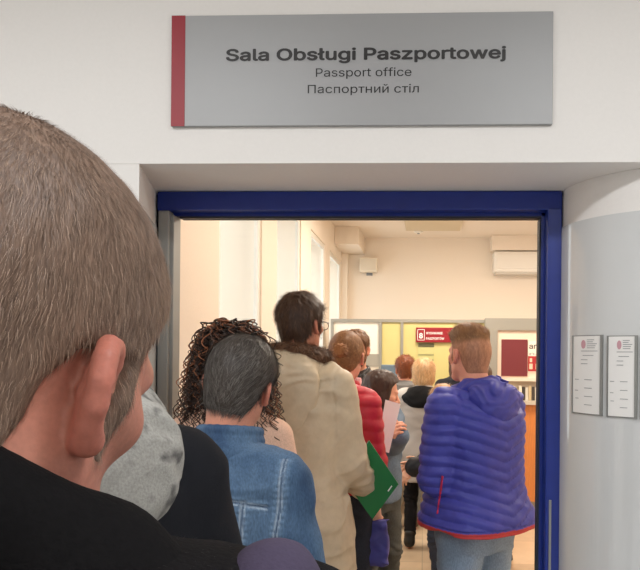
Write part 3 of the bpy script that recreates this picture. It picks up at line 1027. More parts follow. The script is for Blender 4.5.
# ---------- the office beyond
YO0 = 2.2
win = []
for a, b in ((219, 262), (277, 301), (311, 325.5), (330, 341)):
    ya = [None, None]
    for i, px in enumerate((a, b)):
        v = _f + R_ * (px - PX0) / FPX - U_ * (250 - PY0) / FPX
        ya[i] = float(XWIN / v[0] * v[1])
    win.append(ya)
ZW0, ZW1 = 0.85, 2.80
mb = MB().box(XWIN - 0.35, XWIN, YO0, YB, 0, ZW0).box(XWIN - 0.35, XWIN, YO0, YB, ZW1, ZC)
ys = [YO0] + [y for w in win for y in w] + [YB]
for i in range(0, len(ys), 2): mb.box(XWIN - 0.35, XWIN, ys[i], ys[i + 1], ZW0 - .001, ZW1 + .001)
struct('wall_windows', mb, WARMWALL)
for i, (a, b) in enumerate(win):
    w = MB()
    xo = XWIN - 0.012
    for y in (a, b - 0.05): w.box(xo - 0.03, xo, y, y + 0.05, ZW0, ZW1)
    for z in (ZW0, ZW1 - 0.05): w.box(xo - 0.03, xo, a + .05, b - .05, z, z + 0.05)
    o = struct('window_%d' % (i + 1), w, WHITEPLASTIC)
    MB().box(xo - 0.018, xo - 0.012, a + 0.05, b - 0.05, ZW0 + 0.05, ZW1 - 0.05).build('pane', GLASS, o)
    MB().box(XWIN - 0.06, XWIN + 0.03, a - 0.01, b + 0.01, ZW0 - 0.03, ZW0 + 0.004).build('sill', WHITEPLASTIC, o)
struct('wall_far', MB().box(XWIN - 0.3, XR, YB, YB + 0.1, 0, ZC), WARMWALL)
struct('wall_east', MB().box(XR, XR + 0.1, 2.2, YB, 0, ZC), WARMWALL)
struct('ceiling_office', MB().box(XWIN - 0.35, XR + 0.1, 2.2, YB + 0.1, ZC, ZC + 0.1), WARMWALL)
struct('trim_5', MB().box(XWIN, -0.80, 7.45, YB, 2.93, ZC, 0.004).box(XWIN, XWIN + 0.08, 8.08, YB, 0, 2.93), WARMWALL)        # boxed duct and the pier below it
xb = float(atY(492, 245, 7.95)[0])
struct('trim_6', MB().box(xb, XR, 7.98, YB, 2.955, ZC, 0.004), WARMWALL)


# partition with the service counters
YP = 6.66
def pz(py, Y=YP): return float(atY(424, py, Y)[2])
def pxx(px, Y=YP): return float(atY(px, 340, Y)[0])


zt = pz(319.5)
m = MB().box(pxx(331), pxx(486), YP - 0.03, YP + 0.03, pz(322.5), zt)
for px in (380.5, 402):
    m.box(pxx(px) - 0.015, pxx(px) + 0.015, YP - 0.03, YP + 0.03, 1.0, pz(322.5))
m.box(pxx(331), pxx(331) + 0.03, YP - 0.03, YP + 0.03, 0, pz(322.5))
pa = tag(m.build('service_partition', ALUDARK), 'grey framed partition with yellow panels behind the queue', 'partition')
MB().box(pxx(381) + 0.012, pxx(402) - 0.015, YP - 0.012, YP + 0.012, 1.0, pz(322.5)).build('yellow_panel', YELLOW, pa)
MB().box(pxx(402) + 0.015, pxx(486), YP - 0.012, YP + 0.012, 1.0, pz(322.5)).build('yellow_panel', YELLOW, pa)
MB().box(pxx(331) + 0.03, pxx(380.5) - 0.015, YP - 0.008, YP + 0.008, pz(355), pz(322.5)).build('frosted_panel', simple('frosted_panel', (238, 230, 218), rough=0.3), pa)
MB().box(pxx(331) + 0.03, pxx(380.5) - 0.015, YP - 0.02, YP + 0.02, pz(367), pz(354.5)).build('grey_rail', simple('grey_rail', (158, 152, 140), rough=0.5), pa)
MB().box(pxx(331) + 0.03, pxx(402), YP - 0.014, YP + 0.014, 0.0, pz(366.5)).build('lower_panel', simple('beige_panel', (214, 202, 184), rough=0.5), pa)
MB().box(pxx(402), pxx(486), YP - 0.014, YP + 0.014, 0.0, 1.0).build('lower_panel', simple('beige_panel', (214, 202, 184)), pa)

# counter position number sign
YS = YP - 0.035
sg = empty('counter_sign', (pxx(416, YS), YS, pz(342.3, YS)))
sg.location = (0, 0, 0)
tag(sg, 'dark red sign with boxed number 8 and white capitals on the yellow partition', 'sign')
MB().box(pxx(416, YS), pxx(455, YS), YS - 0.006, YS + 0.006, pz(342.3, YS), pz(327.5, YS), 0.002).build('board', SIGNRED, sg)
yy = YS - 0.0075
bx0, bx1, bz0, bz1 = pxx(417.3, YS), pxx(424.6, YS), pz(340.4, YS), pz(329.3, YS)
t_ = 0.006
MB().box(bx0, bx1, yy, yy + 0.002, bz0, bz0 + t_).box(bx0, bx1, yy, yy + 0.002, bz1 - t_, bz1).box(bx0, bx0 + t_, yy, yy + 0.002, bz0, bz1).box(bx1 - t_, bx1, yy, yy + 0.002, bz0, bz1).build('number_box', WHITEINK, sg)
text('number', '8', (bx0 + bx1) / 2, yy, bz0 + 0.024, 0.10, WHITEINK, sg, None, 0.03, 'CENTER')
text('lettering', 'WYDAWANIE', pxx(426, YS), yy, pz(334.2, YS), 0.046, WHITEINK, sg, pxx(442.5, YS) - pxx(426, YS), 0.02)
text('lettering', 'PASZPORTÓW', pxx(426, YS), yy, pz(339.6, YS), 0.046, WHITEINK, sg, pxx(444.2, YS) - pxx(426, YS), 0.02)
nt = tag(MB().box(pxx(418, YS), pxx(434.5, YS), YS + 0.016, YS + 0.020, pz(362, YS), pz(343, YS)).build('notice', simple('pale_green_paper', (196, 190, 128), rough=0.7)),
         'pale notice sheet with dark bands hung under the number 8 sign', 'notice')
MB().box(pxx(418.2, YS), pxx(434.2, YS), YS + 0.013, YS + 0.0155, pz(347, YS), pz(343.3, YS)).build('dark_band', simple('dark_olive_print', (88, 84, 56)), nt)
MB().box(pxx(418.4, YS), pxx(434, YS), YS + 0.013, YS + 0.0155, pz(355.5, YS), pz(354, YS)).box(pxx(418.4, YS), pxx(434, YS), YS + 0.013, YS + 0.0155, pz(360.5, YS), pz(359.3, YS)).build('notice_print', simple('olive_print', (150, 145, 98)), nt)

# right bay: grey framed kiosk with board and poster
YK = 6.5
kz = lambda py: float(atY(515, py, YK)[2]); kx = lambda px: float(atY(px, 360, YK)[0])
bay = tag(MB().box(kx(485), kx(497), YK - 0.04, YK + 0.1, kz(400.3), kz(318.5)).box(kx(497), kx(640), YK - 0.04, YK + 0.1, kz(330.5), kz(318.5)).build('display_frame', ALUDARK),
          'grey framed display bay beside the blue door jamb', 'display')
MB().box(kx(497), kx(640), YK - 0.02, YK + 0.02, kz(378), kz(330.5)).build('cream_board', CREAM, bay)
MB().box(kx(497), kx(640), YK + 0.03, YK + 0.09, kz(400.3), kz(378)).build('back_panel', simple('beige_panel', (214, 202, 184)), bay)
MB().box(kx(497), kx(640), YK - 0.04, YK + 0.05, kz(381), kz(377.5)).build('shelf_rail', simple('pale_rail', (226, 212, 194)), bay)
pt = tag(MB().box(kx(501), kx(527), YK - 0.029, YK - 0.0205, kz(376), kz(339.5)).build('poster', MAROON), 'plain maroon rectangular poster on the cream board', 'poster')
po = tag(MB().box(kx(527.6), kx(566), YK - 0.024, YK - 0.0205, kz(372), kz(341)).build('poster', simple('white_poster', (236, 222, 208), rough=0.6)),
         'white poster with large dark letters and a red lower band', 'poster')
text('lettering', 'ara', kx(528.6), YK - 0.0255, kz(348.6), 0.105, DARKINK, po, kx(540) - kx(528.6), 0.01)
text('lettering', 'na', kx(529), YK - 0.0255, kz(355), 0.06, GREYINK, po, kx(540) - kx(529), 0.0)
MB().box(kx(527.7), kx(566), YK - 0.0265, YK - 0.0242, kz(371), kz(356)).build('red_band', simple('red_print', (168, 38, 40), rough=0.6), po)
mb = MB()
for k in range(4):
    c = kx(530.5 + k * 6.3)
    mb.box(c - 0.012, c + 0.012, YK - 0.029, YK - 0.0267, kz(362), kz(358)).box(c - 0.017, c + 0.017, YK - 0.029, YK - 0.0267, kz(369), kz(363.5))
mb.build('figure_print', simple('pale_print', (238, 196, 170), rough=0.6), po)
cols = [(222, 214, 196), (60, 56, 52), (206, 200, 186), (196, 176, 140), (70, 62, 56), (214, 206, 190), (172, 160, 140)]
for k in range(7):
    a = 519 + k * 3.2
    b_ = MB().box(kx(a), kx(a + 2.8), YK - 0.02, YK + 0.0, kz(400.2) , kz(385.5 + (k % 3)), 0.002).build('leaflet_stack', simple('leaflet_%d' % k, cols[k], rough=0.6))
    tag(b_, ['cream leaflet pile nearest the blue jacket', 'first dark leaflet pile from the blue jacket', 'pale grey leaflet pile between dark and tan piles', 'tan leaflet pile in the row under the posters',
             'second dark leaflet pile from the blue jacket', 'off-white leaflet pile beyond the second dark pile', 'brownish leaflet pile behind the blue door jamb'][k], 'leaflets', 'leaflet piles on the counter ledge')
ct = tag(MB().box(kx(440), kx(700), YK - 0.06, YK + 0.08, 0.1, kz(404)).build('service_counter', WOOD), 'orange wood fronted service counter behind the blue quilted jacket', 'counter')
MB().box(kx(438), kx(702), YK - 0.10, YK + 0.10, kz(404), kz(400.3)).build('ledge', simple('pale_ledge', (196, 186, 170), rough=0.4), ct)
MB().box(kx(440), kx(700), YK - 0.045, YK + 0.07, 0.0, 0.1).build('kickboard', simple('grey_kickboard', (140, 134, 126), rough=0.5), ct)

# small monitor-like blue grey screen at the left counter
mo = empty('desk_screen', (0, 0, 0)); tag(mo, 'blue-grey desk screen in front of the partition left of the red-haired head', 'screen')
YM = 6.3
MB().box(pxx(381.5, YM), pxx(399, YM), YM - 0.03, YM + 0.01, pz(389, YM), pz(365, YM), 0.008).build('panel', BLUEGREY, mo)
MB().box(pxx(388, YM), pxx(392, YM), YM - 0.0, YM + 0.04, 0.76, pz(380, YM)).box(pxx(384, YM), pxx(396, YM), YM - 0.08, YM + 0.1, 0.745, 0.765).build('stand', GREYPLASTIC, mo)
dk = empty('desk', (0, 0, 0)); tag(dk, 'beige desk under the blue-grey screen', 'desk')
xd0, xd1 = pxx(350, YM), pxx(430, YM)
MB().box(xd0, xd1, YM - 0.25, YM + 0.25, 0.71, 0.745, 0.004).build('top', simple('beige_panel', (214, 202, 184)), dk)
for xx in (xd0 + 0.02, xd1 - 0.06): MB().box(xx, xx + 0.04, YM - 0.22, YM + 0.22, 0.0, 0.71).build('side_panel', simple('beige_panel', (214, 202, 184)), dk)

# on the far wall and ceiling
YW = YB
wz = lambda py, Y=YB - 0.1: float(atY(430, py, Y)[2]); wx = lambda px, Y=YB - 0.1: float(atY(px, 265, Y)[0])
sp = tag(MB().box(wx(360), wx(377.5), YB - 0.16, YB - 0.03, wz(272.5), wz(258.5), 0.01).build('wall_speaker', simple('cream_plastic', (226, 216, 198), rough=0.4)), 'small cream loudspeaker box high on the far wall', 'speaker')
MB().box(wx(360) + 0.02, wx(377.5) - 0.02, YB - 0.165, YB - 0.158, wz(272.5) + 0.02, wz(258.5) - 0.02, 0.002).build('grille', simple('beige_cloth', (214, 204, 186), rough=0.9), sp)
MB().box(wx(366), wx(372), YB - 0.03, YB, wz(275), wz(266)).build('bracket', GREYPLASTIC, sp)
ac = empty('air_conditioner', (0, 0, 0)); tag(ac, 'white split air conditioner unit high on the far wall', 'air conditioner')
x0, x1, z0, z1 = wx(493), wx(493) + 0.86, wz(275), wz(252.5)
MB().box(x0, x1, YB - 0.22, YB, z0 + 0.03, z1, 0.02).build('casing', WHITEPLASTIC, ac)
MB().box(x0 + 0.03, x1 - 0.03, YB - 0.226, YB - 0.2, z0 + 0.07, z1 - 0.03, 0.008).build('front_panel', WHITEPLASTIC, ac)
MB().box(x0 + 0.02, x1 - 0.02, YB - 0.2, YB - 0.02, z0, z0 + 0.035, 0.006).build('outlet_flap', simple('pale_grey_plastic', (200, 194, 184), rough=0.4), ac)
MB().box(x0 + 0.36, x0 + 0.39, YB - 0.2285, YB - 0.225, z0 + 0.15, z0 + 0.165).build('indicator_light', WHITEPLASTIC, ac)
cx0 = float(atY(405, 222, 7.2)[0]); cx1 = float(atY(462, 222, 7.2)[0])
v_ = tag(MB().box(cx0, cx1, 6.95, 7.55, ZC - 0.035, ZC, 0.004).build('ceiling_panel', simple('beige_metal_panel', (206, 190, 160), rough=0.5)), 'shallow beige panel fixed to the office ceiling', 'ceiling panel')
d_ = empty('smoke_detector', (0, 0, 0)); tag(d_, 'small white round detector on the ceiling before the far wall', 'smoke detector')
dc = atY(418.5, 230, 7.7)
MB().tube([(dc[0], 7.7, ZC), (dc[0], 7.7, ZC - 0.02), (dc[0], 7.7, ZC - 0.035)], [0.055, 0.055, 0.03], 20).build('housing', WHITEPLASTIC, d_, True)
MB().tube([(dc[0], 7.7, ZC - 0.034), (dc[0], 7.7, ZC - 0.042)], 0.016, 14).build('sensor_cap', GREYPLASTIC, d_, True)

# ---------- the sign over the door
YSG = YF - 0.012
X = lambda px, py=70: float(atY(px, py, YSG)[0]); Z = lambda py, px=360: float(atY(px, py, YSG)[2])
sg = empty('door_sign', (0, 0, 0)); tag(sg, 'wide grey sign reading Sala Obsługi Paszportowej over the doorway', 'sign')
sx0, sx1, sz0, sz1 = X(171.5), X(553), Z(125.2), Z(13.5)
MB().box(sx0, sx1, YSG, YF, sz0, sz1, 0.0015).build('board', SIGNGREY, sg)
MB().box(sx0, X(185), YSG - 0.0015, YSG + 0.002, sz0, sz1).build('red_stripe', STRIPE, sg)
yt = YSG - 0.0012
text('heading', 'Sala Obsługi Paszportowej', X(226), yt, Z(59.5), 0.063, DARKINK, sg, X(506) - X(226), 0.022)
text('lettering', 'Passport office', X(316), yt, Z(76.5), 0.047, DARKINK, sg, X(411.5) - X(316), 0.0)
text('lettering', 'Паспортний стіл', X(308), yt, Z(93), 0.047, DARKINK, sg, X(419) - X(308), 0.0)


# ---------- notices in curved holders on the rounded corner
def alpha_of(px, off=0.012):
    lo, hi = 0.02, PI / 2
    for _ in range(50):
        mid = (lo + hi) / 2; x, y = rc(mid, off)
        dd = np.array([x, y, 0]) - np.array([0, 0, 0]); u = dd @ R_ * 1.0; w = dd @ _f
        if PX0 + FPX * u / w < px: lo = mid
        else: hi = mid
    return (lo + hi) / 2


def curved(mb, a0, a1, z0, z1, o0, o1, n=10):
    A = [a0 + (a1 - a0) * i / n for i in range(n + 1)]
    mb.prism([rc(a, o0) for a in A] + [rc(a, o1) for a in A[::-1]], z0, z1); return mb


for (p0, p1, yt_, yb_, lab) in ((572.5, 602.5, 333.5, 413, 'printed notice in a curved clear holder beside the blue door jamb'),
                                (607, 637.5, 333.5, 416, 'printed notice in a curved holder, second from the door jamb'),
                                (640.5, 672, 333.5, 418, 'printed notice in a curved holder cut by the picture edge')):
    a0, a1 = alpha_of(p0), alpha_of(p1)
    mid = rc((a0 + a1) / 2, 0.012); dd = np.array([mid[0], mid[1], 0]) @ _f
    z1 = CAMZ + (355 - yt_) / FPX * dd - 0.004 * 0; z0 = CAMZ + (355 - yb_) / FPX * dd
    root = empty('wall_notice', (0, 0, 0)); tag(root, lab, 'notice', 'notices on the rounded wall')
    curved(MB(), a0, a1, z0, z1, 0.0072, 0.010).build('backing', ALU, root)
    curved(MB(), a0 + 0.012, a1 - 0.022, z0 + 0.004, z1 - 0.003, 0.0102, 0.0118).build('sheet', PAPER, root)
    e = MB(); curved(e, a1 - 0.020, a1, z0, z1, 0.010, 0.0145, 3); curved(e, a0, a0 + 0.008, z0, z1, 0.010, 0.0145, 3); e.build('holder_edge', ALU, root)
    L = a1 - a0; H = z1 - z0
    em = MB(); n = 14
    ca, cz = a0 + L * 0.42, z1 - H * 0.115
    for k in range(n):
        t0, t1 = 2 * PI * k / n, 2 * PI * (k + 1) / n
        q = []
        for o_ in (0.0121, 0.0128):
            for (aa, zz) in ((ca, cz), (ca + L * 0.075 * math.cos(t0), cz + H * 0.055 * math.sin(t0)), (ca + L * 0.075 * math.cos(t1), cz + H * 0.055 * math.sin(t1))):
                x_, y_ = rc(aa, o_); q.append((x_, y_, zz))
        i0 = len(em.v); em.v += q; em.f += [(i0 + 3, i0 + 4, i0 + 5), (i0, i0 + 2, i0 + 1), (i0 + 1, i0 + 2, i0 + 5, i0 + 4)]
    em.build('emblem', PINKINK, root)
    ln = MB()
    for (u0, u1, v) in ((.54, .76, .06), (.54, .72, .085), (.54, .84, .11), (.54, .80, .135), (.54, .78, .16), (.34, .86, .20), (.40, .74, .255), (.34, .56, .31), (.34, .56, .36),
                        (.46, .70, .56), (.46, .70, .665), (.46, .72, .77), (.46, .70, .875), (.12, .26, .56), (.12, .24, .70), (.14, .26, .80)):
        curved(ln, a0 + L * u0, a0 + L * u1, z1 - H * v - H * 0.0035, z1 - H * v + H * 0.0035, 0.0121, 0.0126, 4)
    ln.build('notice_print', GREYINK, root)

# ---------- lamps
WARM = (1.0, 0.90, 0.77); COOL = (0.97, 0.985, 1.0)


def panel_lamp(x, y, z, sx, sy, power, color, lab, grp):
    r = empty('ceiling_lamp', (x, y, z)); tag(r, lab, 'ceiling lamp', grp)
    MB().box(-sx / 2 - .02, sx / 2 + .02, -sy / 2 - .02, sy / 2 + .02, -0.03, 0.0, 0.003).build('housing', WHITEPLASTIC, r)
    MB().box(-sx / 2, sx / 2, -sy / 2, sy / 2, -0.034, -0.029).build('diffuser', mat('lamp_diffuser_%d' % (color == WARM), color, emit=3.0), r)
    ld = bpy.data.lights.new('lamp_light', 'AREA'); ld.shape = 'RECTANGLE'; ld.size = sx; ld.size_y = sy; ld.energy = power; ld.color = color
    lo = bpy.data.objects.new('lamp_light', ld); COL.objects.link(lo); lo.parent = r; lo.location = (0, 0, -0.04)
    return r


OFFICE_P, LOBBY_P = 46, 24
for i, (x, y) in enumerate(((0.2, 3.5), (0.2, 5.6), (2.4, 3.5), (2.4, 5.6))):
    panel_lamp(x, y, ZC, 0.6, 0.6, OFFICE_P * (0.55 if i % 2 == 0 else 1.15), WARM, ['square office ceiling lamp just beyond the doorway', 'square office ceiling lamp over the front of the queue', 'square office ceiling lamp near the doorway on the right side',
                                                'square office ceiling lamp by the counter on the right side'][i], 'square lamps in the office ceiling')
for i, (x, y) in enumerate(((-1.2, 0.35), (0.9, 0.35), (-1.2, -1.9), (0.9, -1.9))):
    panel_lamp(x, y, LH, 1.2, 0.3, LOBBY_P * (0.84 if i < 2 else 0.55), COOL, ['long lobby ceiling lamp nearer the door, left side', 'long lobby ceiling lamp nearer the door, right side', 'long lobby ceiling lamp at the back, left side', 'long lobby ceiling lamp at the back, right side'][i], 'long lamps in the lobby ceiling')

# unseen strip lamp, added behind the partition's top rail to brighten the far wall
r_ = empty('added_wash_lamp', (1.0, YP + 0.03, 1.80)); r_.parent = pa
MB().box(-1.6, 1.6, 0.0, 0.05, -0.03, 0.05, 0.004).build('housing', WHITEPLASTIC, r_)
MB().tube([(-1.55, 0.065, 0.01), (1.55, 0.065, 0.01)], 0.013, 10).build('tube', mat('lamp_diffuser_1', WARM, emit=3.0), r_, True)
ld = bpy.data.lights.new('added_wash_light', 'AREA'); ld.shape = 'RECTANGLE'; ld.size = 3.0; ld.size_y = 0.05; ld.energy = 9; ld.color = WARM
lo = bpy.data.objects.new('added_wash_light', ld); COL.objects.link(lo); lo.parent = r_; lo.location = (0, 0.085, 0.01); lo.rotation_euler = (math.radians(90), 0, 0)
W = bpy.data.worlds.new('daylight'); SC.world = W; W.use_nodes = True
bg = W.node_tree.nodes['Background']; bg.inputs['Color'].default_value = (0.93, 0.97, 1.0, 1); bg.inputs['Strength'].default_value = 2.8
SC.view_settings.view_transform = 'Standard'; SC.view_settings.look = 'None'; SC.view_settings.gamma = 1; SC.view_settings.use_curve_mapping = False
SC.view_settings.exposure = 0.0
try:
    SC.cycles.use_denoising = True
    SC.cycles.max_bounces = 8; SC.cycles.diffuse_bounces = 5; SC.cycles.sample_clamp_indirect = 6.0
except Exception:
    pass
# ------------------------------------------------------------------ the queue
def strands_on(name, parent, V, Fc, n, length, width, flow, cols, lift, jitter=0.3, seg=2, w=None, material=None):
    P = V[Fc]; nor = np.cross(P[:, 2] - P[:, 0], P[:, 3] - P[:, 1]); ar = np.linalg.norm(nor, axis=1); nor /= ar[:, None] + 1e-12
    wt = ar if w is None else ar * w(P.mean(1))
    i = RNG.choice(len(Fc), n, p=wt / wt.sum())
    u = RNG.random((n, 2, 1)); root = (P[i, 0] * (1 - u[:, 0]) + P[i, 1] * u[:, 0]) * (1 - u[:, 1]) + (P[i, 3] * (1 - u[:, 0]) + P[i, 2] * u[:, 0]) * u[:, 1]
    N = nor[i]
    fl = flow(root) + jitter * np.stack([vnoise(*root.T, 40.0, q) for q in (11, 12, 13)], 1) * 1.6 + jitter * RNG.normal(size=(n, 3)) * 0.6
    fl -= N * (fl * N).sum(1, keepdims=True); fl /= np.linalg.norm(fl, axis=1, keepdims=True) + 1e-9
    L = length * (0.5 + RNG.random((n, 1))); lf = lift * (0.5 + RNG.random((n, 1))); side = np.cross(fl, N)
    pts = []
    for k in range(seg + 1):
        t = k / seg; p = root - N * 0.001 + L * (fl * t + N * lf * (t - 0.5 * t * t)); ww = width * (1 - 0.7 * t)
        pts += [p - side * ww / 2, p + side * ww / 2]
    VV = np.stack(pts, 1).reshape(-1, 3); base = np.arange(n)[:, None] * (2 * (seg + 1))
    FF = np.concatenate([base + np.array([2 * k, 2 * k + 1, 2 * k + 3, 2 * k + 2]) for k in range(seg)]).astype(np.int32)
    cols = np.array([srgb(*c) for c in cols]); cc = cols[RNG.integers(0, len(cols), n)] * (0.75 + 0.5 * RNG.random((n, 1)))
    return link_mesh(name, VV, FF, material or STRAND, parent, np.repeat(cc, 2 * (seg + 1), 0))


def from_crown(c, down=0.0):
    c = np.array(c, float)
    def f(h):
        d = h - c; d = d / (np.linalg.norm(d, axis=1, keepdims=True) + 1e-6); d[:, 2] -= down; return d
    return f


def hood_items(p, r=0.040, drop=0.12, wide=0.115, deep=0.075, ring=0.085, up=0.03, back=0.0):
    """a hood lying on the back: a roll round the neck and the bag hanging behind"""
    c = p.nb + np.array([0, 0.0, up]); it = []
    pts = []
    for i in range(13):
        a = PI * (0.12 + 0.76 * i / 12)
        s_ = math.sin(a)
        pts.append(c + np.array([math.cos(a) * ring * 1.15, 0.055 - (ring + 0.03 + back) * s_, -0.045 + 0.045 * s_]))
    for a, b in zip(pts[:-1], pts[1:]): it.append((cone(a, b, r, r), 0.02))
    it.append((ell(c + np.array([0, -0.085 - back, -drop * 0.45]), (wide, deep, drop * 0.75)), 0.03))
    it.append((ell(c + np.array([0, -0.105 - back, -drop * 0.85]), (wide * 0.7, deep * 0.72, drop * 0.5)), 0.03))
    return it


# ---- man in front of the camera
A = Person(-6, 140, 0.376, 'man in a black wool coat seen close from behind, cropped grey-brown hair', body=24, head=43, pitch=22, roll=7, hairdz=0.012, hs=1.06, shdrop=0.005, hdrop=0.03, earsc=0.82, prot=1.5, eardz=-0.008, hair='buzz', haircol=(124, 100, 84),
           skin=(196, 132, 112), neck=0.066, hres=0.0028, res=0.009, w=1.02, fat=0.004)
A.strands(60000, 0.0085, 0.00032, from_crown((0.01, -0.055, 0.12), 0.2), [(152, 126, 106), (132, 106, 90), (176, 150, 130), (110, 88, 74), (140, 114, 96)], lift=0.45, jitter=0.22)
A.coat('coat', flat((24, 23, 24), 0.12), WOOL, hem=0.55, pad=0.03, sleeve=0.02, res=0.008, foldamp=0.006, seed=3)
cb_ = A.nb + np.array([0, -0.050, 0.088])
A.piece('collar', [(cone(cb_, A.nb + np.array([sx * 0.080, -0.01, 0.026]), 0.030, 0.030), 0.02) for sx in (-1, 1)]
        + [(cone(A.nb + np.array([sx * 0.080, -0.01, 0.026]), A.nb + np.array([sx * 0.075, 0.06, -0.03]), 0.030, 0.022), 0.02) for sx in (-1, 1)]
        + [(cone(A.nb + np.array([sx * 0.06, -0.025, 0.0]), A.sh[sx] + (sx * 0.02, 0, 0.042), 0.036, 0.036), 0.03) for sx in (-1, 1)], flat((22, 21, 22), 0.1), WOOL, res=0.006)
pc_ = A.local(at(270, 581, 0.350))
A.piece('shoulder_panel', [(ell(pc_, (0.024, 0.030, 0.020)), 0), (ell(pc_ + np.array([0.012, 0.0, -0.03]), (0.028, 0.034, 0.034)), 0.02)], flat((74, 66, 86), 0.1), CLOTH, res=0.004, fold=0.004)
A.trousers((36, 38, 46)); A.shoes((28, 24, 22))
strands_on('wool_fuzz', A.o, A.coatV, A.coatF, 9000, 0.004, 0.00022, lambda r: np.tile([0, 0, 1.0], (len(r), 1)), [(30, 29, 30), (44, 42, 42)], 0.8, 1.0,
           w=lambda c: (c[:, 2] > 1.25).astype(float))

# ---- man with the grey hood
B = Person(54, 238, 0.88, 'man in a dark jacket with a grey fleece hood, behind the black-coated man', body=-15, head=5, hair='short', haircol=(62, 50, 42), skin=(196, 140, 118), w=0.92)
B.coat('jacket', flat((26, 27, 32), 0.1), CLOTH, hem=0.80, pad=0.034, sleeve=0.022, seed=4)
hc = np.array(srgb(168, 166, 160)); hd = np.array(srgb(104, 102, 100))


def marl(V):
    n = vnoise(*V.T, 46.0, 5) * 0.6 + vnoise(*V.T, 100.0, 6) * 0.4
    t = sstep(0.12, 0.55, n)[:, None]
    return hc * (1 - t) + hd * t + 0.05 * vnoise(*V.T, 200.0, 7)[:, None] * hc


B.piece('hood', hood_items(B, 0.046, 0.13, 0.125, 0.075, 0.080, 0.055), marl, WOOL, res=0.005, fold=0.008, foldf=12)
B.trousers((40, 44, 56)); B.shoes((30, 28, 28))

# ---- man in the denim jacket
C_ = Person(241, 340, 1.62, 'man in a faded blue denim jacket with short greying hair', body=24, head=20, pitch=14, roll=11, hs=0.97, hdrop=-0.02, w=0.94, headdx=0.02, hair='swept', haircol=(72, 64, 58),
            skin=(206, 142, 118), hres=0.004, res=0.008, neck=0.06)
C_.strands(11000, 0.030, 0.0009, from_crown((-0.01, 0.075, 0.13), 0.15), [(84, 76, 70), (60, 52, 47), (112, 106, 100), (72, 62, 54), (138, 132, 126)], lift=0.10, jitter=0.14, seg=3)
q = C_.sc
DB = np.array(srgb(62, 86, 116)); DL = np.array(srgb(112, 138, 164)); DD = np.array(srgb(36, 52, 80)); ST = np.array(srgb(176, 190, 204))
shz = C_.sh[1][2]


def denim_seams(x, y, z):
    """signed closeness to the sewn seams of the jacket's back and sleeves"""
    ax = np.abs(x)
    yoke = (z - (1.375 * q - 0.24 * ax)); byoke = (ax < 0.150) & (y < 0.02)
    vert = (ax - (0.075 + 0.16 * (z - 1.05 * q) * 0.5)); bv = (z < 1.36 * q) & (y < -0.02)
    arm = (ax - (0.158 + 0.02 * np.sin((z - 1.2 * q) * 8))); ba = (z < shz + 0.06) & (z > shz - 0.17)
    d = np.full(x.shape, 1.0)
    for v, b in ((yoke, byoke), (vert, bv), (arm, ba)): d = np.where(b, np.minimum(d, np.abs(np.abs(v) - 0.004)), d)
    g = np.full(x.shape, 1.0)
    for v, b in ((yoke, byoke), (vert, bv), (arm, ba)): g = np.where(b, np.minimum(g, np.abs(v)), g)
    return d, g


def denim_col(V):
    x, y, z = V.T
    d, g = denim_seams(x, y, z)
    n = vnoise(x, y, z, (14, 14, 7), 3); n2 = vnoise(x, y, z, (60, 60, 22), 4)
    t = np.clip(0.38 + 0.5 * n + 0.25 * n2, 0, 1)[:, None]
    c = DB * (1 - t * 0.55) + DL * t * 0.55
    dk = np.clip(-n - 0.15, 0, 1)[:, None]; c = c * (1 - dk * 0.5) + DD * dk * 0.5
    puck = (np.exp(-((g - 0.011) / 0.005) ** 2) * 0.5)[:, None]; c = c * (1 - puck) + DL * puck
    s_ = (np.exp(-(d / 0.0018) ** 2) * 0.75)[:, None]; c = c * (1 - s_) + ST * s_
    g_ = (np.exp(-(g / 0.002) ** 2) * 0.5)[:, None]; c = c * (1 - g_) + DD * g_
    return c


C_.coat('denim_jacket', denim_col, DENIM, hem=0.88, pad=0.022, sleeve=0.014, res=0.0042, seed=5, foldamp=0.007,
        disp=lambda x, y, z: 0.003 * np.exp(-(denim_seams(x, y, z)[1] / 0.003) ** 2) - 0.0022 * np.exp(-((denim_seams(x, y, z)[1] - 0.009) / 0.006) ** 2) * (0.6 + 0.8 * np.sin(z * 420)))
cs = C_.nb
C_.piece('collar', collar_items(C_, 0.078, 0.066, 0.011, tilt=0.012) + [(cone(cs + np.array([sx * 0.02, -0.080, 0.012]), cs + np.array([sx * 0.085, -0.02, 0.004]), 0.024, 0.024), 0.02) for sx in (-1, 1)],
         lambda V: denim_col(V) * (1 - 0.0) , DENIM, res=0.0045)
C_.trousers((52, 60, 78), DENIM); C_.shoes((60, 44, 34))

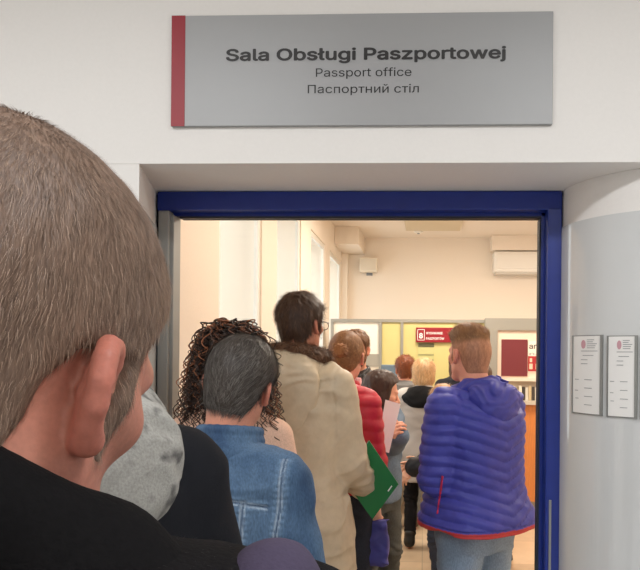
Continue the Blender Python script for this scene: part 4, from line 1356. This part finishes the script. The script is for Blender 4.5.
# ---- woman with long curls
D_ = Person(233, 329, 2.0, 'woman with a mass of long dark brown curls in a peach jumper', body=14, head=14, hair='curlybase', haircol=(38, 25, 19), skin=(222, 170, 146), w=0.85, hs=0.96, neck=0.05)
D_.coat('jumper', flat((226, 186, 162), 0.04), WOOL, hem=0.86, pad=0.016, sleeve=0.012, seed=6, foldamp=0.006)
D_.trousers((44, 46, 56)); D_.shoes((50, 40, 36))
V = []; Fq = []; Cc = []
cc = [srgb(66, 42, 30), srgb(46, 30, 22), srgb(96, 60, 42), srgb(136, 84, 56), srgb(38, 25, 19)]
for i in range(560):
    th = RNG.random() * 2 * PI; ph = math.acos(1 - 1.15 * RNG.random())
    dr = np.array([math.sin(ph) * math.cos(th), math.sin(ph) * math.sin(th), math.cos(ph)])
    if dr[1] > 0.55 and dr[2] < 0.75: continue
    root = np.array([0, -0.015, 0.02]) + dr * np.array([0.080, 0.098, 0.092]) * (1.26 if dr[2] > 0.35 else 1.1)
    out = np.array([dr[0], dr[1] - 0.10, 0.0]); out /= np.linalg.norm(out) + 1e-6
    L = (0.20 + 0.16 * RNG.random()) * (0.4 if i % 4 == 0 else 1.0); sp = 0.030 + 0.045 * RNG.random()
    n = 46; rh = 0.006 + 0.006 * RNG.random(); turns = L / (0.026 + 0.016 * RNG.random()); p0 = RNG.random() * 6.3
    col = np.array(cc[RNG.integers(0, 5)]) * (0.8 + 0.5 * RNG.random())
    wob = RNG.normal(size=3) * 0.02
    pts = []
    for k in range(n):
        t = k / (n - 1)
        g = root + out * sp * (1 - (1 - t) ** 2.2) + np.array([0, 0, 0.040 * math.sin(min(t * 5, PI)) * max(dr[2], 0.1) - L * t ** 1.35]) + wob * t
        if g[2] < -0.10: g[:2] *= 1 + 0.5 * (-0.10 - g[2])
        a = p0 + 2 * PI * turns * t; e = rh * min(1, t * 14)
        side = np.array([-out[1], out[0], 0])
        g = g + e * (math.cos(a) * out + math.sin(a) * side)
        pts.append(D_.Hc + D_.HR @ g * D_.hs)
    mbx = MB(); mbx.tube(pts, [0.0026 * (1 - 0.6 * k / n) for k in range(n)], 4)
    b = len(V); V += mbx.v; Fq += [tuple(b + j for j in f) for f in mbx.f]; Cc += [col] * len(mbx.v)
link_mesh('curls', V, Fq, HAIR, D_.hair, np.array(Cc))

# ---- man in the beige parka
E = Person(302, 296, 2.55, 'tall man in a beige parka with a brown fur collar and glasses', body=24, head=36, hair='short', haircol=(74, 52, 40), skin=(200, 138, 112), hres=0.0045,
           rw=at(364, 486, 2.74), hs=0.97, w=0.95, hdrop=0.01, rpole=(0.1, -1, -0.4), rhand=((0.75, 0.65, 0.1), (-0.6, 0.7, 0), (0, 0, 1)))
E.strands(9000, 0.030, 0.0011, from_crown((0.0, -0.05, 0.12), 0.1), [(80, 56, 42), (60, 42, 33), (104, 76, 56), (70, 50, 38)], lift=0.30, jitter=0.30, seg=3)
pk = np.array(srgb(200, 182, 154))


def parka_col(V):
    x, y, z = V.T; c = np.tile(pk, (len(V), 1)) * (1 + 0.05 * vnoise(x, y, z, 9, 4)[:, None])
    return c


def parka_disp(x, y, z):
    q = E.sc
    d = 0.0035 * np.exp(-((np.abs(np.abs(x) - 0.185 - 0.02 * (z - 1.2))) / 0.004) ** 2) * (z > 1.2 * q) * (z < 1.47 * q)
    d = d + 0.004 * np.exp(-((z - 0.985 * q - 0.006 * np.sin(x * 30)) / 0.005) ** 2) * (np.abs(x) < 0.30)
    return d


E.coat('parka', parka_col, NYLON, hem=0.60, pad=0.040, flare=0.06, sleeve=0.022, res=0.0065, seed=7, foldamp=0.011, foldf=8, disp=parka_disp, ry=0.01)
E.piece('hood', hood_items(E, 0.032, 0.21, 0.145, 0.072, 0.098, 0.02, 0.018), parka_col, NYLON, res=0.006, fold=0.008, foldf=9)
ring = []
c0 = E.nb + np.array([0, -0.005, 0.052]); n = 26; P_ = []
for i in range(n + 1):
    a = 2 * PI * i / n
    P_.append(c0 + np.array([math.sin(a) * 0.108, 0.010 + math.cos(a) * 0.098, -0.020 * math.cos(a)]))
for a, b in zip(P_[:-1], P_[1:]): ring.append((cone(a, b, 0.030, 0.030), 0.01))
E.piece('fur_collar', ring, flat((90, 62, 46), 0.5, 60), FUR, res=0.005, fold=0.006, foldf=20)
strands_on('fur_hairs', E.o, E.lastV, E.lastF, 9000, 0.020, 0.0011, lambda r: np.tile([0, -0.5, -0.5], (len(r), 1)), [(110, 78, 56), (80, 56, 42), (142, 108, 80), (96, 68, 50)], 0.9, 0.9)
E.trousers((40, 38, 40)); E.shoes((40, 32, 28))
gl = MB()
for k in (-1, 1):
    pts = [E.Hc + E.HR @ np.array([k * 0.033 + 0.024 * math.cos(t), 0.112, -0.003 + 0.018 * math.sin(t)]) for t in np.linspace(0, 2 * PI, 25)[:-1]]
    gl.tube(pts, 0.0016, 6, True)
    gl.tube([E.Hc + E.HR @ np.array(v) for v in ((k * 0.057, 0.110, 0.006), (k * 0.074, 0.09, 0.008), (k * 0.080, 0.0, 0.010), (k * 0.079, -0.02, -0.004))], 0.0016, 6)
gl.tube([E.Hc + E.HR @ np.array(v) for v in ((-0.010, 0.113, 0.0), (0, 0.118, 0.004), (0.010, 0.113, 0.0))], 0.0015, 6)
gl.build('glasses', simple('dark_glasses_frame', (40, 34, 30), rough=0.3), E.o, True)

# green folder held at his side
Rr = at(398, 483, 2.70); Tp = at(369, 440, 2.62); Bt = at(372, 518, 2.72); Lf = Tp + Bt - Rr
nn = np.cross(Tp - Rr, Bt - Rr); nn /= np.linalg.norm(nn)
fo = MB().hexa([Lf, Tp, Rr, Bt] + [p + nn * 0.012 for p in (Lf, Tp, Rr, Bt)])
fo = tag(fo.build('folder', GREEN), 'green card folder held at the side of the beige parka', 'folder')
u1 = (Tp - Rr) / np.linalg.norm(Tp - Rr); u2 = (Bt - Rr) / np.linalg.norm(Bt - Rr)
sgn = -1 if nn @ (CAM - Rr) < 0 else 1
o_ = Rr + (nn * 0.0125 if sgn > 0 else -nn * 0.0005)
a_ = o_ + u1 * 0.02 + u2 * 0.03
MB().hexa([a_, a_ + u1 * 0.006, a_ + u1 * 0.006 + u2 * 0.03, a_ + u2 * 0.03] + [p + sgn * nn * 0.001 for p in (a_, a_ + u1 * 0.006, a_ + u1 * 0.006 + u2 * 0.03, a_ + u2 * 0.03)]).build('clasp_mark', PAPER, fo)

# ---- man in the blue quilted jacket
L_ = Person(469, 327, 2.75, 'man in a blue quilted jacket with faded sides and longer light brown hair on top', body=-42, head=-38, hair='fade', haircol=(138, 100, 68), skin=(222, 158, 134),
            hres=0.0045, w=1.03, lw=(0.0, 0.19, 1.06), lhand=((0.9, 0.3, 0.1), (0, -1, 0), (0, 0, 1)), rw=(0.02, 0.24, 1.01), rhand=((0.3, 0.95, 0.1), (-0.9, 0.2, 0), (0, 0, 1)), lpole=(-0.7, -0.5, -0.7), rpole=(0.2, -0.1, -1), neck=0.060, lean=0.02)
L_.strands(7000, 0.024, 0.0011, lambda h: np.stack([-0.25 - 4 * h[:, 0], 0.45 + 0 * h[:, 0], 0.6 + 0 * h[:, 0]], 1), [(156, 116, 80), (130, 96, 66), (182, 142, 104), (146, 108, 76)], lift=0.18, jitter=0.25, seg=3,
           keep=lambda hv: (hv[:, 2] + 0.15 * np.minimum(hv[:, 1], 0.05) > 0.05).astype(float))
L_.strands(5000, 0.005, 0.0007, lambda h: np.tile([0, -0.3, -1.0], (len(h), 1)), [(130, 98, 70), (112, 82, 58), (148, 114, 86)], lift=0.2, jitter=0.1, seg=2,
           keep=lambda hv: (hv[:, 2] + 0.15 * np.minimum(hv[:, 1], 0.05) < 0.05).astype(float))
q = L_.sc
BL = np.array(srgb(62, 66, 158)); BD = np.array(srgb(48, 48, 122)); RDH = np.array(srgb(196, 60, 62))


def quilt(x, y, z):
    """distance to the nearest stitched line: chevrons over the back, rings round the sleeves"""
    side = np.abs(x) > 0.225
    w = (z - 0.885 * q - 0.36 * np.minimum(np.abs(x), 0.2) + 0.06) / 0.043
    p = np.abs(w - np.round(w)) * 0.043
    return p


def quilt_disp(x, y, z):
    p = quilt(x, y, z)
    m_ = (z > 0.915 * q)
    puff = -0.010 * np.clip(p / 0.0215, 0, 1) ** 0.45 + 0.005
    puck = 0.0018 * vnoise(x, y, z, (70, 70, 20), 5) * np.exp(-(p / 0.010) ** 2) + 0.0025 * vnoise(x, y, z, (26, 26, 34), 8)
    return np.where(m_, puff + puck, 0.002 * np.sin(z * 400))


def quilt_col(V):
    x, y, z = V.T; p = quilt(x, y, z)
    c = np.tile(BL, (len(V), 1)) * (1 + 0.05 * vnoise(x, y, z, 20, 2)[:, None])
    hem = z < 0.905 * q
    c[hem] = RDH * 0.9
    return c


L_.coat('quilted_jacket', quilt_col, NYLON, hem=0.885, pad=0.036, sleeve=0.026, res=0.0048, seed=8, foldamp=0.006, foldf=7, disp=quilt_disp, flare=0.085, ry=0.035, box=0.01, armk=0.010)
L_.piece('hood', hood_items(L_, 0.038, 0.125, 0.130, 0.085, 0.090, 0.028, 0.012), lambda V: np.tile(BL, (len(V), 1)) * (1 + 0.06 * vnoise(*V.T, 24, 2)[:, None]), NYLON, res=0.0045, fold=0.012, foldf=13)
# red zip of the side pocket
from mathutils.bvhtree import BVHTree
bv = BVHTree.FromPolygons([tuple(v) for v in L_.coatV], [tuple(map(int, f)) for f in L_.coatF])
zp = []
for t in np.linspace(0, 1, 12):
    p = L_.local(at(442.5 - 5.0 * t, 476 + 38 * t, 2.4)); o0 = L_.local(CAM)
    h = bv.ray_cast(Vector(o0), Vector(p - o0).normalized())
    if h[0] is not None: zp.append(np.array(h[0]))
if len(zp) > 3:
    MB().tube(zp, 0.0045, 6).build('pocket_zip', simple('red_zip', (206, 44, 84), rough=0.5), L_.o, True)
    MB().tube([zp[0] + (0, 0, 0.0), zp[0] * 0.6 + zp[3] * 0.4 + np.array([-0.008, -0.008, 0.0]), zp[4] + np.array([-0.006, -0.01, 0])], 0.004, 6).build('zip_pull', simple('red_zip', (206, 44, 84)), L_.o, True)
L_.trousers((124, 144, 166), DENIM, wide=1.02, fade=0.35); L_.shoes((70, 60, 54))

# ---- woman with the bun in the red jacket
F_ = Person(347, 333, 3.05, 'woman with a fair hair bun in a red quilted jacket beside the beige parka', body=34, head=14, pitch=8, hair='tied', haircol=(136, 94, 60), skin=(226, 170, 144), w=0.85, hs=0.97, neck=0.05,
            rw=(0.165, 0.06, 0.80))
F_.strands(3500, 0.03, 0.0012, lambda h: np.array([0, -0.125, 0.01]) - h, [(160, 118, 80), (128, 90, 60), (190, 148, 104), (144, 102, 70)], lift=0.06, jitter=0.12, seg=2)
rd = np.array(srgb(182, 28, 48))
F_.coat('red_jacket', lambda V: np.tile(rd, (len(V), 1)) * (1 + 0.05 * vnoise(*V.T, 20, 2)[:, None]), NYLON, hem=0.97, pad=0.026, sleeve=0.022, seed=9, res=0.007,
        disp=lambda x, y, z: -0.007 * np.sqrt(np.abs(np.sin((z + 0.1 * np.abs(x)) * PI / 0.055))) + 0.004)
F_.piece('collar', collar_items(F_, 0.074, 0.055, 0.012), flat((182, 28, 48)), NYLON, res=0.007)
F_.trousers((48, 50, 58), DENIM); F_.shoes((40, 36, 36))

# blue shopping bag hanging from her right hand
W_ = F_.loc + F_.Rz @ F_.wr[1]
bg_ = empty('shopping_bag', (0, 0, 0)); tag(bg_, 'small blue-violet bag hanging low between the parka and grey jeans', 'bag')
cb = at(374, 540, 2.98); cb[0] += 0.0
it = [(loft([(z_, a_, b_, cb[1]) for z_, a_, b_ in ((cb[2] - 0.115, 0.062, 0.030), (cb[2] - 0.10, 0.070, 0.040), (cb[2], 0.068, 0.038), (cb[2] + 0.08, 0.058, 0.022), (cb[2] + 0.095, 0.052, 0.012))], 4.0, cx=cb[0]), 0)]
Fb = field_of(it, 0.006); Fb.displace(folds(12, 3, 0.008)); Vb, Fcb = Fb.mesh()
link_mesh('pouch', Vb, Fcb, NYLON, bg_, flat((66, 66, 140))(Vb))
hnd = W_ + F_.Rz @ np.array([0, 0.0, -0.09])
MB().tube([cb + (-0.04, 0, 0.07), (cb + hnd) / 2 + (-0.02, 0, 0.02), hnd, (cb + hnd) / 2 + (0.02, 0, 0.02), cb + (0.04, 0, 0.07)], 0.006, 6).build('handle', simple('blue_strap', (50, 50, 118)), bg_, True)

# ---- bearded man in the leather jacket
G = Person(356, 332, 4.25, 'bearded man in a black leather jacket facing the camera behind the red jacket', body=-155, head=-168, pitch=12, hair='short', haircol=(116, 80, 54), skin=(210, 146, 118), lean=0.04, w=0.90,
           lw=(-0.10, 0.32, 1.10), rw=(0.10, 0.30, 1.06))
G.strands(3500, 0.028, 0.0012, from_crown((0, -0.05, 0.12), 0.1), [(120, 84, 58), (96, 66, 46), (146, 106, 74)], lift=0.3, jitter=0.3, seg=2)
hx, hy, hz = G.hxyz
bm_ = sstep(-0.035, -0.055, hz) * sstep(-0.005, 0.02, hy) * (1 - np.exp(-((hx / 0.02) ** 2 + ((hz + 0.069) / 0.006) ** 2)))
Db = G.hd / G.hs - (0.008 * bm_ - 0.008 * (1 - bm_)) - 0.002 * vnoise(hx + 0 * hz, hy, hz, 120.0, 4)
Fb = Field([G.ax[k][G.S[k]] for k in range(3)]); Fb.D = Db.astype(np.float32); Vb, Fcb = Fb.mesh()
link_mesh('beard', Vb, Fcb, HAIR, G.o, flat((110, 74, 50), 0.3, 80)(Vb))
G.coat('leather_jacket', flat((34, 31, 30), 0.1), LEATHER, hem=0.86, pad=0.030, sleeve=0.020, seed=10, foldamp=0.010)
G.piece('collar', collar_items(G, 0.080, 0.050, 0.010, fr=0.7), flat((34, 31, 30)), LEATHER, res=0.007)
G.piece('shirt', [(loft([(z * G.sc, 0.075, 0.035, 0.118 + float(G.lz(z * G.sc))) for z in (0.9, 1.1, 1.2, 1.3, 1.40, 1.44)]), 0)], flat((214, 158, 160)), CLOTH, fold=0.004)
G.trousers((52, 54, 60), DENIM); G.shoes((52, 40, 32))

# ---- woman holding the white sheet
H = Person(382, 373, 3.65, 'woman with long dark hair holding a white sheet, in a grey-blue denim jacket', body=135, head=78, pitch=12, hdrop=0.05, lpole=(0, -0.3, -1), rpole=(0, -0.3, -1), hair='long', haircol=(58, 38, 29), skin=(222, 164, 138), w=0.84, hs=0.98, neck=0.05,
           rw=at(385.0, 438, 3.38), lw=at(401, 436, 3.36), rhand=((0.35, -0.3, 0.35), (0.75, 0.5, 0), (0, 0, 1)), lhand=((-0.45, -0.3, 0.25), (-0.75, 0.5, 0), (0, 0, 1)), curl=(35, 45, 30))
H.coat('denim_jacket', flat((104, 120, 138), 0.15), DENIM, hem=0.84, pad=0.024, sleeve=0.014, seed=11)
H.trousers((78, 80, 78), DENIM, wide=1.12); H.shoes((44, 38, 36))
p4 = [at(385.4, 399.6, 3.30), at(400.6, 404, 3.30), at(389, 453, 3.26), at(376.5, 449.5, 3.26)]
nn = np.cross(p4[1] - p4[0], p4[3] - p4[0]); nn /= np.linalg.norm(nn)
if nn @ (CAM - p4[0]) > 0: nn = -nn
tag(MB().hexa(p4 + [p + nn * 0.002 for p in p4]).build('paper_sheet', PAPER), 'white paper sheet held upright in two hands in the queue', 'paper')

# ---- the far end of the queue
I_ = Person(405, 357, 5.8, 'person with short auburn curls in a grey jacket at the yellow counter', body=4, head=-10, hair='short', haircol=(124, 66, 36), skin=(214, 152, 126), w=0.92, hs=0.98)
I_.strands(2200, 0.03, 0.0018, lambda h: RNG.normal(size=h.shape), [(136, 72, 40), (106, 56, 32), (164, 92, 52)], lift=0.7, jitter=0.8, seg=2)
I_.coat('jacket', flat((112, 110, 108), 0.08), CLOTH, hem=0.80, pad=0.028, seed=12); I_.trousers((104, 106, 104)); I_.shoes((84, 58, 40))
J_ = Person(424, 360, 5.2, 'woman with a pale blonde bob, black hood and long light grey coat', body=6, head=4, hair='bob', haircol=(214, 170, 120), skin=(222, 168, 142), w=0.92, hs=1.0)
J_.strands(3000, 0.05, 0.0018, lambda h: np.stack([h[:, 0] * 2, h[:, 1] * 2, -1 + 0 * h[:, 0]], 1), [(224, 184, 136), (196, 148, 100), (236, 206, 164)], lift=0.05, jitter=0.10, seg=2)
J_.coat('grey_coat', flat((186, 180, 176), 0.05), CLOTH, hem=0.64, pad=0.034, flare=0.04, sleeve=0.02, seed=13, foldamp=0.012)
J_.piece('hood', hood_items(J_, 0.044, 0.10, 0.165, 0.070, 0.105, 0.0), flat((28, 28, 30)), CLOTH, fold=0.006)
J_.trousers((30, 30, 34), wide=0.82); J_.shoes((24, 22, 22))
K_ = Person(442, 386, 4.2, 'child with short light brown hair in a black padded jacket beside the blue jacket', body=-65, head=-25, hair='short', haircol=(164, 122, 82), skin=(226, 172, 144), w=0.80, hs=0.92, lean=0.0, neck=0.048,
            lpole=(0, -0.3, -1), rpole=(0, -0.3, -1), rw=at(421, 464, 4.28), lw=at(414, 467, 4.1), lhand=((-0.5, -0.2, -0.5), (0.5, 0.7, 0), (0, 0, 1)))
K_.strands(2200, 0.03, 0.0014, from_crown((0, -0.05, 0.12), 0.2), [(176, 132, 90), (144, 104, 70), (198, 156, 112)], lift=0.12, jitter=0.15, seg=2)
K_.coat('padded_jacket', flat((32, 32, 36), 0.1), NYLON, hem=0.80, pad=0.030, sleeve=0.026, seed=14, disp=lambda x, y, z: -0.006 * np.sqrt(np.abs(np.sin(z * PI / 0.06))) + 0.003)
K_.trousers((60, 66, 80), DENIM); K_.shoes((50, 50, 54))
N_ = Person(480, 364, 4.75, 'person in brown shoes standing hidden in front of the blue-jacketed man', body=0, head=0, hair='short', haircol=(84, 62, 46), w=0.92, stance=0.10)
N_.coat('jacket', flat((70, 66, 62), 0.08), CLOTH, hem=0.80, pad=0.026, seed=15); N_.trousers((66, 66, 68)); N_.shoes((86, 54, 34))
O_ = Person(459, 352, 6.0, 'person with brown hair in a dark jacket, face hidden behind the blue-jacketed man', body=10, head=5, hair='long', haircol=(92, 60, 40), w=0.92)
O_.coat('jacket', flat((40, 40, 44), 0.08), CLOTH, hem=0.80, pad=0.026, seed=16); O_.trousers((50, 52, 58)); O_.shoes((40, 36, 34))
